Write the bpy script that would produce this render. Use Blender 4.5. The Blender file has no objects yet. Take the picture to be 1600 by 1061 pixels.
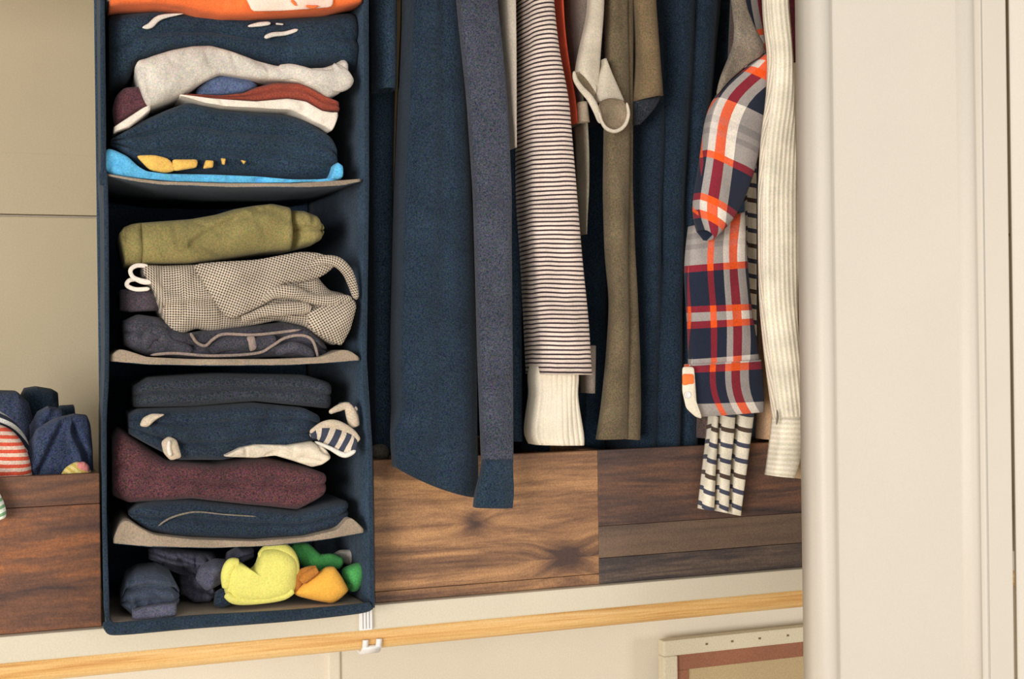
import bpy, bmesh, math, random
from mathutils import Vector, Matrix, noise
random.seed(4)
SC = bpy.context.scene
COL = SC.collection
# ---------------------------------------------------------------- camera
F_PX, W_PX, H_PX = 2222.0, 1600.0, 1061.0
YAW, ROLL, DIST, CAM_Z = math.radians(22.0), 0.013, 1.745, 1.35
fw = Vector((math.sin(YAW), math.cos(YAW), 0)); r0 = Vector((math.cos(YAW), -math.sin(YAW), 0)); u0 = Vector((0, 0, 1))
RT = r0*math.cos(ROLL) - u0*math.sin(ROLL); UP = u0*math.cos(ROLL) + r0*math.sin(ROLL)
CAMP = Vector((0, -DIST, CAM_Z))
cd = bpy.data.cameras.new('camera'); cam = bpy.data.objects.new('camera', cd); COL.objects.link(cam)
cd.sensor_fit = 'HORIZONTAL'; cd.sensor_width = 36.0; cd.lens = 36.0*F_PX/W_PX; cd.clip_start = .02
m = Matrix((RT, UP, -fw)).transposed().to_4x4(); m.translation = CAMP; cam.matrix_world = m
SC.camera = cam
# ---------------------------------------------------------------- world, lights, exposure
wd = bpy.data.worlds.new('world'); SC.world = wd; wd.use_nodes = True
bg = wd.node_tree.nodes['Background']; bg.inputs[0].default_value = (1.0, .97, .935, 1); bg.inputs[1].default_value = .60
def area(name, loc, target, sx, sy, power, color):
    l = bpy.data.lights.new(name, 'AREA'); l.shape = 'RECTANGLE'; l.size = sx; l.size_y = sy; l.energy = power; l.color = color
    o = bpy.data.objects.new(name, l); COL.objects.link(o); o.location = loc
    o.rotation_euler = (Vector(target)-Vector(loc)).to_track_quat('-Z', 'Y').to_euler()
area('window_light', (-3.5, -4.3, 1.25), (.8, 0, 1.2), 2.2, 1.8, 245, (1.0, .972, .94))
area('right_fill_light', (4.6, -4.4, 1.0), (.3, 0, 1.0), 2.0, 1.6, 62, (1.0, .965, .925))  # added fill light from the right, standing for no known window
SC.view_settings.view_transform = 'Standard'; SC.view_settings.look = 'None'
SC.view_settings.exposure = 0.0; SC.view_settings.gamma = 1.0; SC.view_settings.use_curve_mapping = False

# ---------------------------------------------------------------- helpers
def P(px, py, Y):
    """point of the plane y = Y seen at a pixel of the photograph"""
    d = fw + RT*((px-W_PX/2)/F_PX) + UP*((H_PX/2-py)/F_PX)
    return CAMP + d*((Y-CAMP.y)/d.y)
def ZX(Z, px, Y):
    return P(px, 0, Y).x
def srgb(r, g, b):
    f = lambda c: (c/255/12.92) if c/255 <= .04045 else ((c/255+.055)/1.055)**2.4
    return (f(r), f(g), f(b))
def lerp(a, b, t): return a+(b-a)*t
def poly_at(pts, x):
    if x <= pts[0][0]: return pts[0][1]
    for (x0, y0), (x1, y1) in zip(pts, pts[1:]):
        if x <= x1: return lerp(y0, y1, (x-x0)/max(x1-x0, 1e-6))
    return pts[-1][1]
def smooth(v, k=2):
    for _ in range(k):
        v = [v[0]] + [(v[i-1]+2*v[i]+v[i+1])/4 for i in range(1, len(v)-1)] + [v[-1]]
    return v
def spline(pts, n):
    out = []; N = len(pts)
    for i in range(n):
        t = i/(n-1)*(N-1); k = min(int(t), N-2); u = t-k
        p = [pts[max(0, min(N-1, k+j))] for j in (-1, 0, 1, 2)]
        out.append(tuple(.5*((2*b)+(-a+c)*u+(2*a-5*b+4*c-d)*u*u+(-a+3*b-3*c+d)*u**3) for a, b, c, d in zip(*p)))
    return out

ORIG = {}
TAPER = None      # (left x at the front, right x, front y, lean): the organiser narrows towards its back
def props(o, label=None, cat=None, group=None, kind=None):
    for k, v in (('label', label), ('category', cat), ('group', group), ('kind', kind)):
        if v: o[k] = v
    return o
def thing(name, loc, label=None, cat=None, group=None, kind=None):
    o = bpy.data.objects.new(name, None); COL.objects.link(o); o.location = loc; o.empty_display_size = .02
    ORIG[o.name] = Vector(loc)
    return props(o, label, cat, group, kind)
def link(name, verts, faces, mat, parent=None, uvs=None, flat=False, origin=None):
    if TAPER:
        lf, rf, yf, lean = TAPER; q = []
        for v in verts:
            v = Vector(v); l = lf+lean*max(0, v.y-yf); v.x = l+(v.x-lf)*(rf-l)/(rf-lf); q.append(v)
        verts = q
    if parent is not None: org = ORIG[parent.name]
    elif origin is not None: org = Vector(origin)
    else:
        org = Vector((sum(v[0] for v in verts)/len(verts), sum(v[1] for v in verts)/len(verts), min(v[2] for v in verts)))
    me = bpy.data.meshes.new(name); me.from_pydata([Vector(v)-org for v in verts], [], faces)
    if uvs:
        lay = me.uv_layers.new(name='UVMap')
        i = 0
        for f in uvs:
            for c in f: lay.data[i].uv = c; i += 1
    me.materials.append(mat)
    bm = bmesh.new(); bm.from_mesh(me); bmesh.ops.recalc_face_normals(bm, faces=bm.faces); bm.to_mesh(me); bm.free()
    if not flat: me.polygons.foreach_set('use_smooth', [True]*len(me.polygons))
    o = bpy.data.objects.new(name, me); COL.objects.link(o)
    if parent is not None: o.parent = parent; o.location = (0, 0, 0) if True else org
    else: o.location = org
    ORIG[o.name] = org
    return o
def box(name, x0, x1, y0, y1, z0, z1, mat, parent=None, bev=.002, origin=None):
    bm = bmesh.new(); bmesh.ops.create_cube(bm, size=1)
    for v in bm.verts:
        v.co = Vector((lerp(x0, x1, v.co.x+.5), lerp(y0, y1, v.co.y+.5), lerp(z0, z1, v.co.z+.5)))
    if bev: bmesh.ops.bevel(bm, geom=bm.edges[:], offset=bev, segments=2, affect='EDGES', profile=.6)
    vs = [v.co.copy() for v in bm.verts]; bm.verts.index_update(); fs = [[v.index for v in f.verts] for f in bm.faces]; bm.free()
    return link(name, vs, fs, mat, parent, flat=True, origin=origin)
def rings_mesh(name, rings, uvr, mat, parent=None, cap0=True, cap1=True, closed=True, origin=None):
    """rings of points joined into one skin; uvr has one more column when closed"""
    nv, nu = len(rings), len(rings[0]); V = [p for r in rings for p in r]; Fc = []; U = []
    last = nu if closed else nu-1
    for j in range(nv-1):
        for i in range(last):
            i2 = (i+1) % nu
            Fc.append((j*nu+i, j*nu+i2, (j+1)*nu+i2, (j+1)*nu+i))
            U.append((uvr[j][i], uvr[j][i+1], uvr[j+1][i+1], uvr[j+1][i]))
    for flag, j in ((cap0, 0), (cap1, nv-1)):
        if flag:
            c = sum((Vector(p) for p in rings[j]), Vector())/nu; V.append(c); ci = len(V)-1
            for i in range(last):
                Fc.append((j*nu+i, j*nu+(i+1) % nu, ci)); U.append((uvr[j][i], uvr[j][i+1], uvr[j][nu//2]))
    return link(name, V, Fc, mat, parent, U, origin=origin)
def nz3(p, f, seed):
    return noise.noise_vector(Vector((p.x*f+seed*7.3, p.y*f+seed*3.1, p.z*f-seed*5.7)))

def hang(name, rows, Y, depth, mat, parent=None, lobes=0, amp=.004, wrinkle=.0035, wf=(16, 5), seed=0, r=None, step=.011, hem=True, sag=0):
    """hanging cloth: rows (py, pxL, pxR) or (pyL, pxL, pyR, pxR) from top to hem; closed, with a rounded front edge and depth;
    depth may be a list of (py, depth)"""
    R4 = [(q[0], q[1], q[0], q[2]) if len(q) == 3 else q for q in rows]
    cum = [0]
    for a, b in zip(R4, R4[1:]): cum.append(cum[-1]+abs((b[0]+b[2]-a[0]-a[2])/2)+1e-3)
    n = max(8, int(cum[-1]*.00088/step))
    cols = [[], [], [], []]
    for k in range(n+1):
        s = cum[-1]*k/n
        for c in range(4): cols[c].append(poly_at(list(zip(cum, [q[c] for q in R4])), s))
    cols = [smooth(c, 4) for c in cols]
    rings, uvr = [], []; nf = 26 if not lobes else max(26, lobes*10)
    v = 0; pz = None
    for k in range(n+1):
        pyl, l, pyr, rr = (cols[c][k] for c in range(4))
        A, B = P(l, pyl, Y), P(rr, pyr, Y); w = B.x-A.x
        zc = (A.z+B.z)/2
        if pz is not None: v += pz-zc
        pz = zc
        dep = depth if not isinstance(depth, list) else poly_at(depth, (pyl+pyr)/2)
        rad = min(w*.5 if r is None else r, dep*.48)
        if dep < .12:      # the left flank shows too: keep the whole thickness inside the outline
            sl = (P(l, pyl, Y+.1).x-A.x)/.1; sr = (P(rr, pyr, Y+.1).x-B.x)/.1
            B.x += sr*rad*.5; A.x = min(A.x+sl*dep*.85, B.x-.35*w); w = B.x-A.x
        loop = []
        for i in range(nf+1):
            t = i/nf; x = .5-.5*math.cos(math.pi*t); f = math.sin(math.pi*t)
            y = Y + rad*(1-f**.75)
            if lobes: y += amp*(1-abs(math.sin(math.pi*lobes*(x+.03*math.sin(zc*9+seed)))))**1.5*2*min(1, f*2)
            p = Vector((lerp(A.x, B.x, x), y, lerp(A.z, B.z, x)-sag*math.sin(math.pi*x)**.6*max(0, (k/n-.8)/.2)**2))
            d = noise.noise_vector(Vector((p.x*wf[0]+seed*7.3, seed*3.7, p.z*wf[1]+seed)))
            d2 = noise.noise_vector(Vector((p.x*wf[0]*2.6+seed, seed, p.z*wf[1]*2.4)))
            p.y += wrinkle*f*(d.y+.4*d2.y); p.x += wrinkle*.35*d.x
            loop.append(p)
        yb = Y+dep
        for t in (.33, .66): loop.append(Vector((B.x-.0*t, lerp(Y+rad, yb, t), B.z)))
        for t in (.06, .5, .94): loop.append(Vector((lerp(B.x, A.x, t), yb, lerp(B.z, A.z, t))))
        for t in (.66, .33): loop.append(Vector((A.x, lerp(Y+rad, yb, t), A.z)))
        uv = [(0, -v)]
        for a, b in zip(loop, loop[1:]+loop[:1]): uv.append((uv[-1][0]+(Vector((a.x, a.y))-Vector((b.x, b.y))).length, -v))
        rings.append(loop); uvr.append(uv)
    if hem:
        m_ = max(0, len(rings)-3); inner = []
        for base, q_ in ((rings[-1], .95), (rings[m_], .84)):
            c = sum(base, Vector())/len(base); inner.append([c+(p-c)*q_ for p in base])
        for q in inner: rings.append(q); uvr.append(uvr[-1])
    return rings_mesh(name, rings, uvr, mat, parent)

def fold(name, top, bot, Y, depth, mat, parent=None, layers=1, groove=.004, wrinkle=.004, wf=(14, 30), seed=0, end=.02, rmax=.035, yslope=None, n=104, creases=(), cw=5.0, cdep=.005, sharp=.42, ridge=None):
    """folded cloth: the top and the bottom outline over px, a rounded front, closed, reaching back by depth"""
    x0, x1 = top[0][0], top[-1][0]
    tp = smooth([poly_at(top, lerp(x0, x1, k/n)) for k in range(n+1)], 2); bp = smooth([poly_at(bot, lerp(x0, x1, k/n)) for k in range(n+1)], 2)
    Xs = [P(lerp(x0, x1, k/n), (tp[k]+bp[k])/2, Y).x for k in range(n+1)]; wid = Xs[-1]-Xs[0]
    rings, uvr = [], []; na = 26 if layers == 1 else max(28, layers*12)
    ridge = wrinkle*.55 if ridge is None else ridge
    for k in range(n+1):
        px = lerp(x0, x1, k/n); a, b = P(px, tp[k], Y), P(px, bp[k], Y)
        if a.z-b.z < .002: a.z = b.z+.002
        h = a.z-b.z; rad = min(h*.55, rmax); e = min(Xs[k]-Xs[0], Xs[-1]-Xs[k])
        ye = 0 if e >= end else end*.8*(1-math.sqrt(max(0, 1-(1-e/end)**2)))
        if yslope: ye += poly_at(yslope, px)
        loop = []
        yb = Y+depth
        for i in range(na+1):
            t = i/na; g = math.sin(math.pi*t)
            z = lerp(b.z, a.z, .5-.5*math.cos(math.pi*t)); y = Y+ye+rad*(1-g**sharp)
            if layers > 1: y += groove*(1-abs(math.sin(math.pi*layers*(.5-.5*math.cos(math.pi*t)))))**2*2
            p = Vector((Xs[k], y, z))
            d = noise.noise_vector(Vector((p.x*wf[0]+seed*7.3, seed*3.7, p.z*wf[1]+seed))); d2 = noise.noise_vector(Vector((p.x*wf[0]*2.7+seed, seed, p.z*wf[1]*2.5)))
            p.y += wrinkle*g*(d.y+.45*d2.y); p.z += wrinkle*.25*g*d.z
            rn = abs(noise.noise(Vector((p.x*wf[0]*1.5+p.z*wf[1]*.5+seed*2.1, seed*1.7, p.z*wf[1]*.9-p.x*wf[0]*.4))))
            p.y += ridge*g*max(0, 1-rn*6)
            if creases:
                py_ = lerp(bp[k], tp[k], .5-.5*math.cos(math.pi*t)); best = 1e9; sgn = 1
                for path in creases:
                    for (ax, ay), (bx, by) in zip(path, path[1:]):
                        L2 = (bx-ax)**2+(by-ay)**2; u = max(0, min(1, ((px-ax)*(bx-ax)+(py_-ay)*(by-ay))/L2))
                        dd = math.hypot(px-ax-u*(bx-ax), py_-ay-u*(by-ay))
                        if dd < best: best = dd; sgn = (bx-ax)*(py_-ay)-(by-ay)*(px-ax)
                p.y += g*(cdep*math.exp(-(best/cw)**2) - (cdep*.8*math.exp(-((best-cw*1.6)/(cw*1.5))**2) if sgn < 0 else 0))
            loop.append(p)
        loop.append(Vector((Xs[k], lerp(Y+rad+ye, yb, .5), a.z))); loop.append(Vector((Xs[k], yb, a.z-.1*h))); loop.append(Vector((Xs[k], yb, b.z+.1*h))); loop.append(Vector((Xs[k], lerp(Y+rad+ye, yb, .5), b.z)))
        uv = [(Xs[k], b.z)]
        for p, q in zip(loop, loop[1:]+loop[:1]): uv.append((Xs[k], uv[-1][1]+(Vector((p.y, p.z))-Vector((q.y, q.z))).length))
        rings.append(loop); uvr.append(uv)
    return rings_mesh(name, rings, uvr, mat, parent)

def puff(name, poly, Y, th, mat, parent=None, wrinkle=.003, wf=22, seed=0, p=2.2, n=56, uvrot=0, tilt=0, back=.5, sm=3):
    """cloth wad or flap: star-shaped outline in px, domed towards the room by th"""
    pts = [P(a, b, Y) for a, b in poly]; L = [(pts[i]-pts[i-1]).length for i in range(len(pts))]; tot = sum(L); out = []
    acc = 0; i = 0; seg = [((pts[k-1]), pts[k], L[k]) for k in range(len(pts))]
    for k in range(n):
        s = tot*k/n
        while s > acc+seg[i][2] and i < len(seg)-1: acc += seg[i][2]; i += 1
        out.append(seg[i][0].lerp(seg[i][1], min(1, (s-acc)/max(seg[i][2], 1e-6))))
    for _ in range(sm): out = [(out[k-1]+2*out[k]+out[(k+1) % n])/4 for k in range(n)]
    c = sum(out, Vector())/n; zmin = min(q.z for q in out)
    cr, sr = math.cos(uvrot), math.sin(uvrot)
    rings, uvr = [], []
    rr = [.02, .2, .4, .58, .73, .85, .93, .98, 1.0]
    for side in (-1, 1):
        for s in (rr if side < 0 else rr[-2::-1]):
            hgt = th*(1-s**p)**(1/p)*(1 if side < 0 else back); ring = []; uv = []
            for q in out:
                e = c+(q-c)*s; e.y = Y+(side*hgt) + tilt*(e.z-zmin)
                d = noise.noise_vector(Vector((e.x*wf+seed*7.3, seed*3.7+side, e.z*wf*1.3+seed)))
                if side < 0: e.y += wrinkle*(1-s*s)*(d.y*1.5) + 0; e.z += wrinkle*.3*d.z*(1-s)
                ring.append(e); uv.append((e.x*cr-e.z*sr, e.x*sr+e.z*cr))
            uv.append(uv[0]); rings.append(ring); uvr.append(uv)
    return rings_mesh(name, rings, uvr, mat, parent)

def tube(name, path, Y, mat, parent=None, flat=1.0, n=40, m=14, wrinkle=0, seed=0, closed=False, endround=True):
    """rolled cloth or cord: path of (px, py, radius px[, dY])"""
    pts = [(q[0], q[1], q[2], q[3] if len(q) > 3 else 0) for q in path]
    sp = spline(pts, n); C3 = [P(a, b, Y)+Vector((0, d, 0)) for a, b, rd, d in sp]; RD = [q[2]*.00086 for q in sp]
    rings, uvr = [], []; v = 0
    for k in range(n):
        t = (C3[min(k+1, n-1)]-C3[max(k-1, 0)]); t.normalize()
        s1 = t.cross(Vector((0, 1, 0)))
        if s1.length < 1e-4: s1 = Vector((1, 0, 0))
        s1.normalize(); s2 = s1.cross(t); rd = max(RD[k], .0004)
        if endround:
            e = min(k, n-1-k)/3.0
            if e < 1: rd *= math.sqrt(max(.03, 1-(1-e)**2))
        if k: v += (C3[k]-C3[k-1]).length
        ring = []
        for i in range(m):
            a = 2*math.pi*i/m; p = C3[k]+s1*math.cos(a)*rd+s2*math.sin(a)*rd*flat
            if wrinkle: p += nz3(p, 45, seed)*wrinkle
            ring.append(p)
        rings.append(ring); uvr.append([(2*math.pi*rd*i/m, v) for i in range(m+1)])
    return rings_mesh(name, rings, uvr, mat, parent)

# ---------------------------------------------------------------- materials
class NT:
    def __init__(s, name):
        s.m = bpy.data.materials.new(name); s.m.use_nodes = True; s.t = s.m.node_tree; s.b = s.t.nodes['Principled BSDF']
    def n(s, kind, **kw):
        nd = s.t.nodes.new(kind)
        for k, v in kw.items():
            if k[0] == 'i' and k[1:].isdigit():
                i = nd.inputs[int(k[1:])]
                if hasattr(v, 'is_linked'): s.t.links.new(v, i)
                else: i.default_value = v
            else: setattr(nd, k, v)
        return nd
    def math(s, op, a, b=0.0, c=0.0): return s.n('ShaderNodeMath', operation=op, i0=a, i1=b, i2=c).outputs[0]
    def mix(s, f, a, b, mode='MIX'):
        nd = s.t.nodes.new('ShaderNodeMix'); nd.data_type = 'RGBA'; nd.blend_type = mode
        for i, v in ((0, f), (6, a), (7, b)):
            if hasattr(v, 'is_linked'): s.t.links.new(v, nd.inputs[i])
            else: nd.inputs[i].default_value = v if i == 0 else (*v[:3], 1)
        return nd.outputs[2]
    def link(s, a, b): s.t.links.new(a, b)
    def coord(s, which='Object', scale=(1, 1, 1), loc=(0, 0, 0)):
        c = s.n('ShaderNodeTexCoord').outputs[which]
        return s.n('ShaderNodeMapping', i0=c, i1=loc, i3=scale).outputs[0]
    def noise(s, vec, scale, detail=2.0, rough=.5, dist=0.0):
        nd = s.n('ShaderNodeTexNoise'); s.link(vec, nd.inputs['Vector']); nd.inputs['Scale'].default_value = scale
        nd.inputs['Detail'].default_value = detail; nd.inputs['Roughness'].default_value = rough; nd.inputs['Distortion'].default_value = dist
        return nd.outputs['Fac']
    def rng(s, v, a, b, c, d): return s.n('ShaderNodeMapRange', i0=v, i1=a, i2=b, i3=c, i4=d).outputs[0]
    def ramp(s, f, stops, interp='LINEAR'):
        nd = s.n('ShaderNodeValToRGB', i0=f); cr = nd.color_ramp; cr.interpolation = interp
        while len(cr.elements) < len(stops): cr.elements.new(.5)
        for e, (p, c) in zip(cr.elements, stops): e.position = p; e.color = (*c[:3], 1)
        return nd.outputs[0]
    def uv(s):
        sep = s.n('ShaderNodeSeparateXYZ', i0=s.n('ShaderNodeTexCoord').outputs['UV']); return sep.outputs[0], sep.outputs[1]

def fabric(name, rgb=None, grain=.45, mott=.18, pattern=None, rough=.95, bump=.35, gscale=520, ribs=None):
    t = NT(name); vec = t.coord()
    base = pattern(t) if pattern else (*rgb, 1)
    g2 = t.rng(t.noise(vec, 22, 3), .3, .7, 1-mott, 1+mott)
    nd = t.n('ShaderNodeTexNoise'); t.link(vec, nd.inputs['Vector']); nd.inputs['Scale'].default_value = gscale; nd.inputs['Detail'].default_value = 1.5
    sp = t.n('ShaderNodeSeparateColor', i0=nd.outputs['Color'])
    ch = []
    for q in range(3):
        m_ = t.math('ADD', t.math('MULTIPLY', sp.outputs[0], .55), t.math('MULTIPLY', sp.outputs[q], .45))
        ch.append(t.math('MULTIPLY', t.rng(m_, .32, .68, 1-grain, 1+grain), g2))
    comb = t.n('ShaderNodeCombineXYZ', i0=ch[0], i1=ch[1], i2=ch[2]).outputs[0]
    col = t.mix(1.0, base, comb, 'MULTIPLY')
    t.link(col, t.b.inputs['Base Color']); t.b.inputs['Roughness'].default_value = rough
    t.b.inputs['Specular IOR Level'].default_value = .15
    t.b.inputs['Sheen Weight'].default_value = .08; t.b.inputs['Sheen Roughness'].default_value = .6
    h = t.math('ADD', t.noise(vec, 700, 1), t.math('MULTIPLY', t.noise(vec, 60, 3), 1.5))
    if ribs:
        u, v = t.uv(); q = u if ribs[0] == 'u' else v
        h = t.math('ADD', h, t.math('MULTIPLY', t.math('SINE', t.math('MULTIPLY', q, 2*math.pi/ribs[1])), 2.0))
    bp = t.n('ShaderNodeBump'); bp.inputs['Strength'].default_value = bump; bp.inputs['Distance'].default_value = .0012
    t.link(h, bp.inputs['Height']); t.link(bp.outputs[0], t.b.inputs['Normal'])
    return t.m
def band(t, q, period, duty, off=0.0, wob=0.0):
    if wob:
        q = t.math('ADD', q, t.math('MULTIPLY', t.math('SUBTRACT', t.noise(t.coord(), 14, 2), .5), wob))
    f = t.math('FRACT', t.math('ADD', t.math('DIVIDE', q, period), off+50.0))
    return t.math('LESS_THAN', f, duty)
def stripes(axis, period, duty, ca, cb, wob=0.0):
    def f(t):
        u, v = t.uv(); return t.mix(band(t, u if axis == 'u' else v, period, duty, 0, wob), (*ca, 1), (*cb, 1))
    return f
def stripes2(period, ca, cb, cc):
    """navy and brown bars in turn on cream"""
    def f(t):
        u, v = t.uv()
        v = t.math('ADD', v, t.math('MULTIPLY', t.math('SINE', t.math('MULTIPLY', u, 75.0)), .0035))
        c1 = t.mix(band(t, v, period, .29), (*ca, 1), (*cb, 1))
        return t.mix(band(t, v, period*3, .0967, .0), c1, (*cc, 1))
    return f
def gingham(p, ca, cb):
    def f(t):
        u, v = t.uv(); a = band(t, u, p, .5); b = band(t, v, p, .5)
        return t.ramp(t.math('MULTIPLY', t.math('ADD', a, b), .5), [(0, ca), (.5, tuple(lerp(x, y, .42) for x, y in zip(ca, cb))), (1, cb)])
    return f
NAVY = srgb(30, 38, 58)
def plaid(pu, pv, ou, ov):
    red, grey, navy = (1, 0, 0), (0, 1, 0), (0, 0, 0); wht = (0, 1, 1)
    # thread order along the sleeve and round it
    sv = [(0, grey), (.12, (0, .75, 0)), (.17, grey), (.21, (0, .75, 0)), (.25, grey), (.36, red), (.41, navy), (.645, red), (.69, wht), (.75, red), (.795, navy)]
    su = [(0, navy), (.10, red), (.145, navy), (.22, grey), (.27, red), (.345, wht), (.42, navy), (.82, red), (.87, navy)]
    def f(t):
        u, v = t.uv()
        ru = t.n('ShaderNodeSeparateColor', i0=t.ramp(t.math('FRACT', t.math('ADD', t.math('DIVIDE', u, pu), ou+20)), su, 'CONSTANT'))
        rv = t.n('ShaderNodeSeparateColor', i0=t.ramp(t.math('FRACT', t.math('ADD', t.math('DIVIDE', t.math('MULTIPLY', v, -1.0), pv), ov+20)), sv, 'CONSTANT'))
        red_u, gr_u = ru.outputs[0], ru.outputs[1]; red_v, gr_v = rv.outputs[0], rv.outputs[1]
        n_, r_, g_ = srgb(36, 42, 60), srgb(186, 36, 46), srgb(222, 210, 200)
        def thread(rm, gm): return t.mix(gm, t.mix(rm, (*n_, 1), (*r_, 1)), (*g_, 1))
        col = t.mix(.5, thread(red_u, gr_u), thread(red_v, gr_v))
        hot = t.math('MINIMUM', t.math('ADD', t.math('MULTIPLY', red_u, red_v), t.math('MULTIPLY', .85, t.math('ADD', t.math('MULTIPLY', red_u, gr_v), t.math('MULTIPLY', gr_u, red_v)))), 1.0)
        col = t.mix(hot, col, (*srgb(246, 92, 30), 1))
        return t.mix(t.math('MULTIPLY', t.math('MULTIPLY', ru.outputs[2], gr_v), .8), col, (*srgb(250, 240, 225), 1))
    return f
def paint(name, rgb, rough=.5, var=.03):
    t = NT(name); vec = t.coord(); k = t.rng(t.noise(vec, 6, 4), .3, .7, 1-var, 1+var); k2 = t.rng(t.noise(vec, 420, 2), .3, .7, 1-var*1.6, 1+var*1.6)
    k = t.math('MULTIPLY', k, k2)
    t.link(t.mix(1.0, (*rgb, 1), t.n('ShaderNodeCombineXYZ', i0=k, i1=k, i2=k).outputs[0], 'MULTIPLY'), t.b.inputs['Base Color'])
    t.b.inputs['Roughness'].default_value = rough
    bp = t.n('ShaderNodeBump'); bp.inputs['Strength'].default_value = .08; bp.inputs['Distance'].default_value = .001
    t.link(t.noise(vec, 180, 3), bp.inputs['Height']); t.link(bp.outputs[0], t.b.inputs['Normal'])
    return t.m
def wood(name, dark, mid, light, seed=0, knots=(), gscale=1.0, rough=.6, contrast=1.0, grain=.2):
    """grain along x; knots are (x, z, radius) in the object's own space"""
    t = NT(name); vec = t.coord('Object', (1, 1, 1), (seed*1.7, seed*.9, seed*2.3)); raw = t.coord('Object')
    sep = t.n('ShaderNodeSeparateXYZ', i0=raw); z = sep.outputs[2]; x = sep.outputs[0]; zz = z; dk = None
    for kx, kz, kr in knots:
        dx = t.math('DIVIDE', t.math('SUBTRACT', x, kx), kr*1.5); dz = t.math('DIVIDE', t.math('SUBTRACT', z, kz), kr)
        d2 = t.math('ADD', t.math('MULTIPLY', dx, dx), t.math('MULTIPLY', dz, dz))
        e = t.math('EXPONENT', t.math('MULTIPLY', d2, -.45)); zz = t.math('ADD', zz, t.math('MULTIPLY', e, t.math('MULTIPLY', t.math('SIGN', dz), kr*.9)))
        e2 = t.math('EXPONENT', t.math('MULTIPLY', d2, -1.1)); dk = e2 if dk is None else t.math('ADD', dk, e2)
    warp = t.n('ShaderNodeCombineXYZ', i0=t.math('MULTIPLY', x, 2.2), i1=t.math('MULTIPLY', sep.outputs[1], 20.0), i2=t.math('MULTIPLY', zz, 26.0*gscale)).outputs[0]
    warp = t.n('ShaderNodeVectorMath', operation='ADD', i0=warp, i1=(seed*3.3, seed*1.1, seed*5.2)).outputs[0]
    a = t.noise(warp, 1.0, 6, .62, .8); b = t.noise(warp, 5.0, 4, .7, .3)
    g = t.math('ADD', t.math('MULTIPLY', a, .7), t.math('MULTIPLY', b, .3))
    g = t.rng(g, .5-.2/contrast, .5+.2/contrast, 0, 1)
    if dk is not None: g = t.math('SUBTRACT', g, t.math('MULTIPLY', dk, .75))
    col = t.ramp(g, [(0, dark), (.45, mid), (1, light)])
    k = t.rng(t.noise(raw, 500, 1.5), .3, .7, 1-grain, 1+grain)
    t.link(t.mix(1.0, col, t.n('ShaderNodeCombineXYZ', i0=k, i1=k, i2=k).outputs[0], 'MULTIPLY'), t.b.inputs['Base Color']); t.b.inputs['Roughness'].default_value = rough
    bp = t.n('ShaderNodeBump'); bp.inputs['Strength'].default_value = .25; bp.inputs['Distance'].default_value = .001
    t.link(b, bp.inputs['Height']); t.link(bp.outputs[0], t.b.inputs['Normal'])
    return t.m
def mesh_liner(name, rgb):
    def f(t):
        u, v = t.uv(); a = t.math('SINE', t.math('MULTIPLY', t.math('ADD', u, v), 1900.0)); b = t.math('SINE', t.math('MULTIPLY', t.math('SUBTRACT', u, v), 1900.0))
        k = t.rng(t.math('MULTIPLY', a, b), -1, 1, .0, 1)
        return t.mix(k, (*[c*.55 for c in rgb], 1), (*[min(1, c*1.3) for c in rgb], 1))
    return fabric(name, pattern=f, grain=.2)
M = {}
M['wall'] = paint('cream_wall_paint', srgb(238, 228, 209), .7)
M['white'] = paint('white_gloss_paint', srgb(216, 207, 193), .5, .015)
M['shelf'] = paint('cream_shelf_paint', srgb(216, 205, 182), .45)
M['shaded_wall'] = paint('shaded_wall_paint', srgb(208, 191, 158), .7)  # same wall as the cream part, darkened: the upper closet's shade painted in
M['floor'] = paint('pale_carpet', srgb(214, 202, 182), .95, .08)
M['plastic'] = paint('white_plastic', srgb(240, 238, 235), .35, .01)
M['dowel'] = wood('pine_dowel', srgb(206, 150, 84), srgb(236, 190, 122), srgb(248, 214, 154), 3, rough=.4, gscale=3.2, contrast=1.5, grain=.07)
M['binding'] = fabric('organiser_dark_binding', srgb(36, 50, 64), grain=.6)
M['org'] = fabric('organiser_navy_cloth', srgb(50, 67, 84), grain=.6, gscale=430)
M['liner'] = mesh_liner('organiser_grey_mesh', srgb(160, 142, 122))
def dark(name, r, g, b, **kw): return fabric(name, srgb(r, g, b), grain=min(.85, kw.pop('grain', .6)*1.25), gscale=560, **kw)
M['ink'] = dark('blue_black_knit', 38, 54, 69); M['navy'] = dark('navy_jersey', 46, 63, 80); M['black'] = dark('faded_black_cotton', 43, 55, 68); M['lifted_dark'] = dark('shade_lifted_dark_cloth', 62, 82, 102)  # last one: dark cloth lightened to lift deep shade on coat and organiser back
M['charcoal'] = dark('charcoal_wool', 66, 69, 81); M['plum'] = dark('dark_plum_grey_jersey', 72, 68, 84)
M['coat'] = dark('black_coat_wool', 35, 49, 64)

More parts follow.
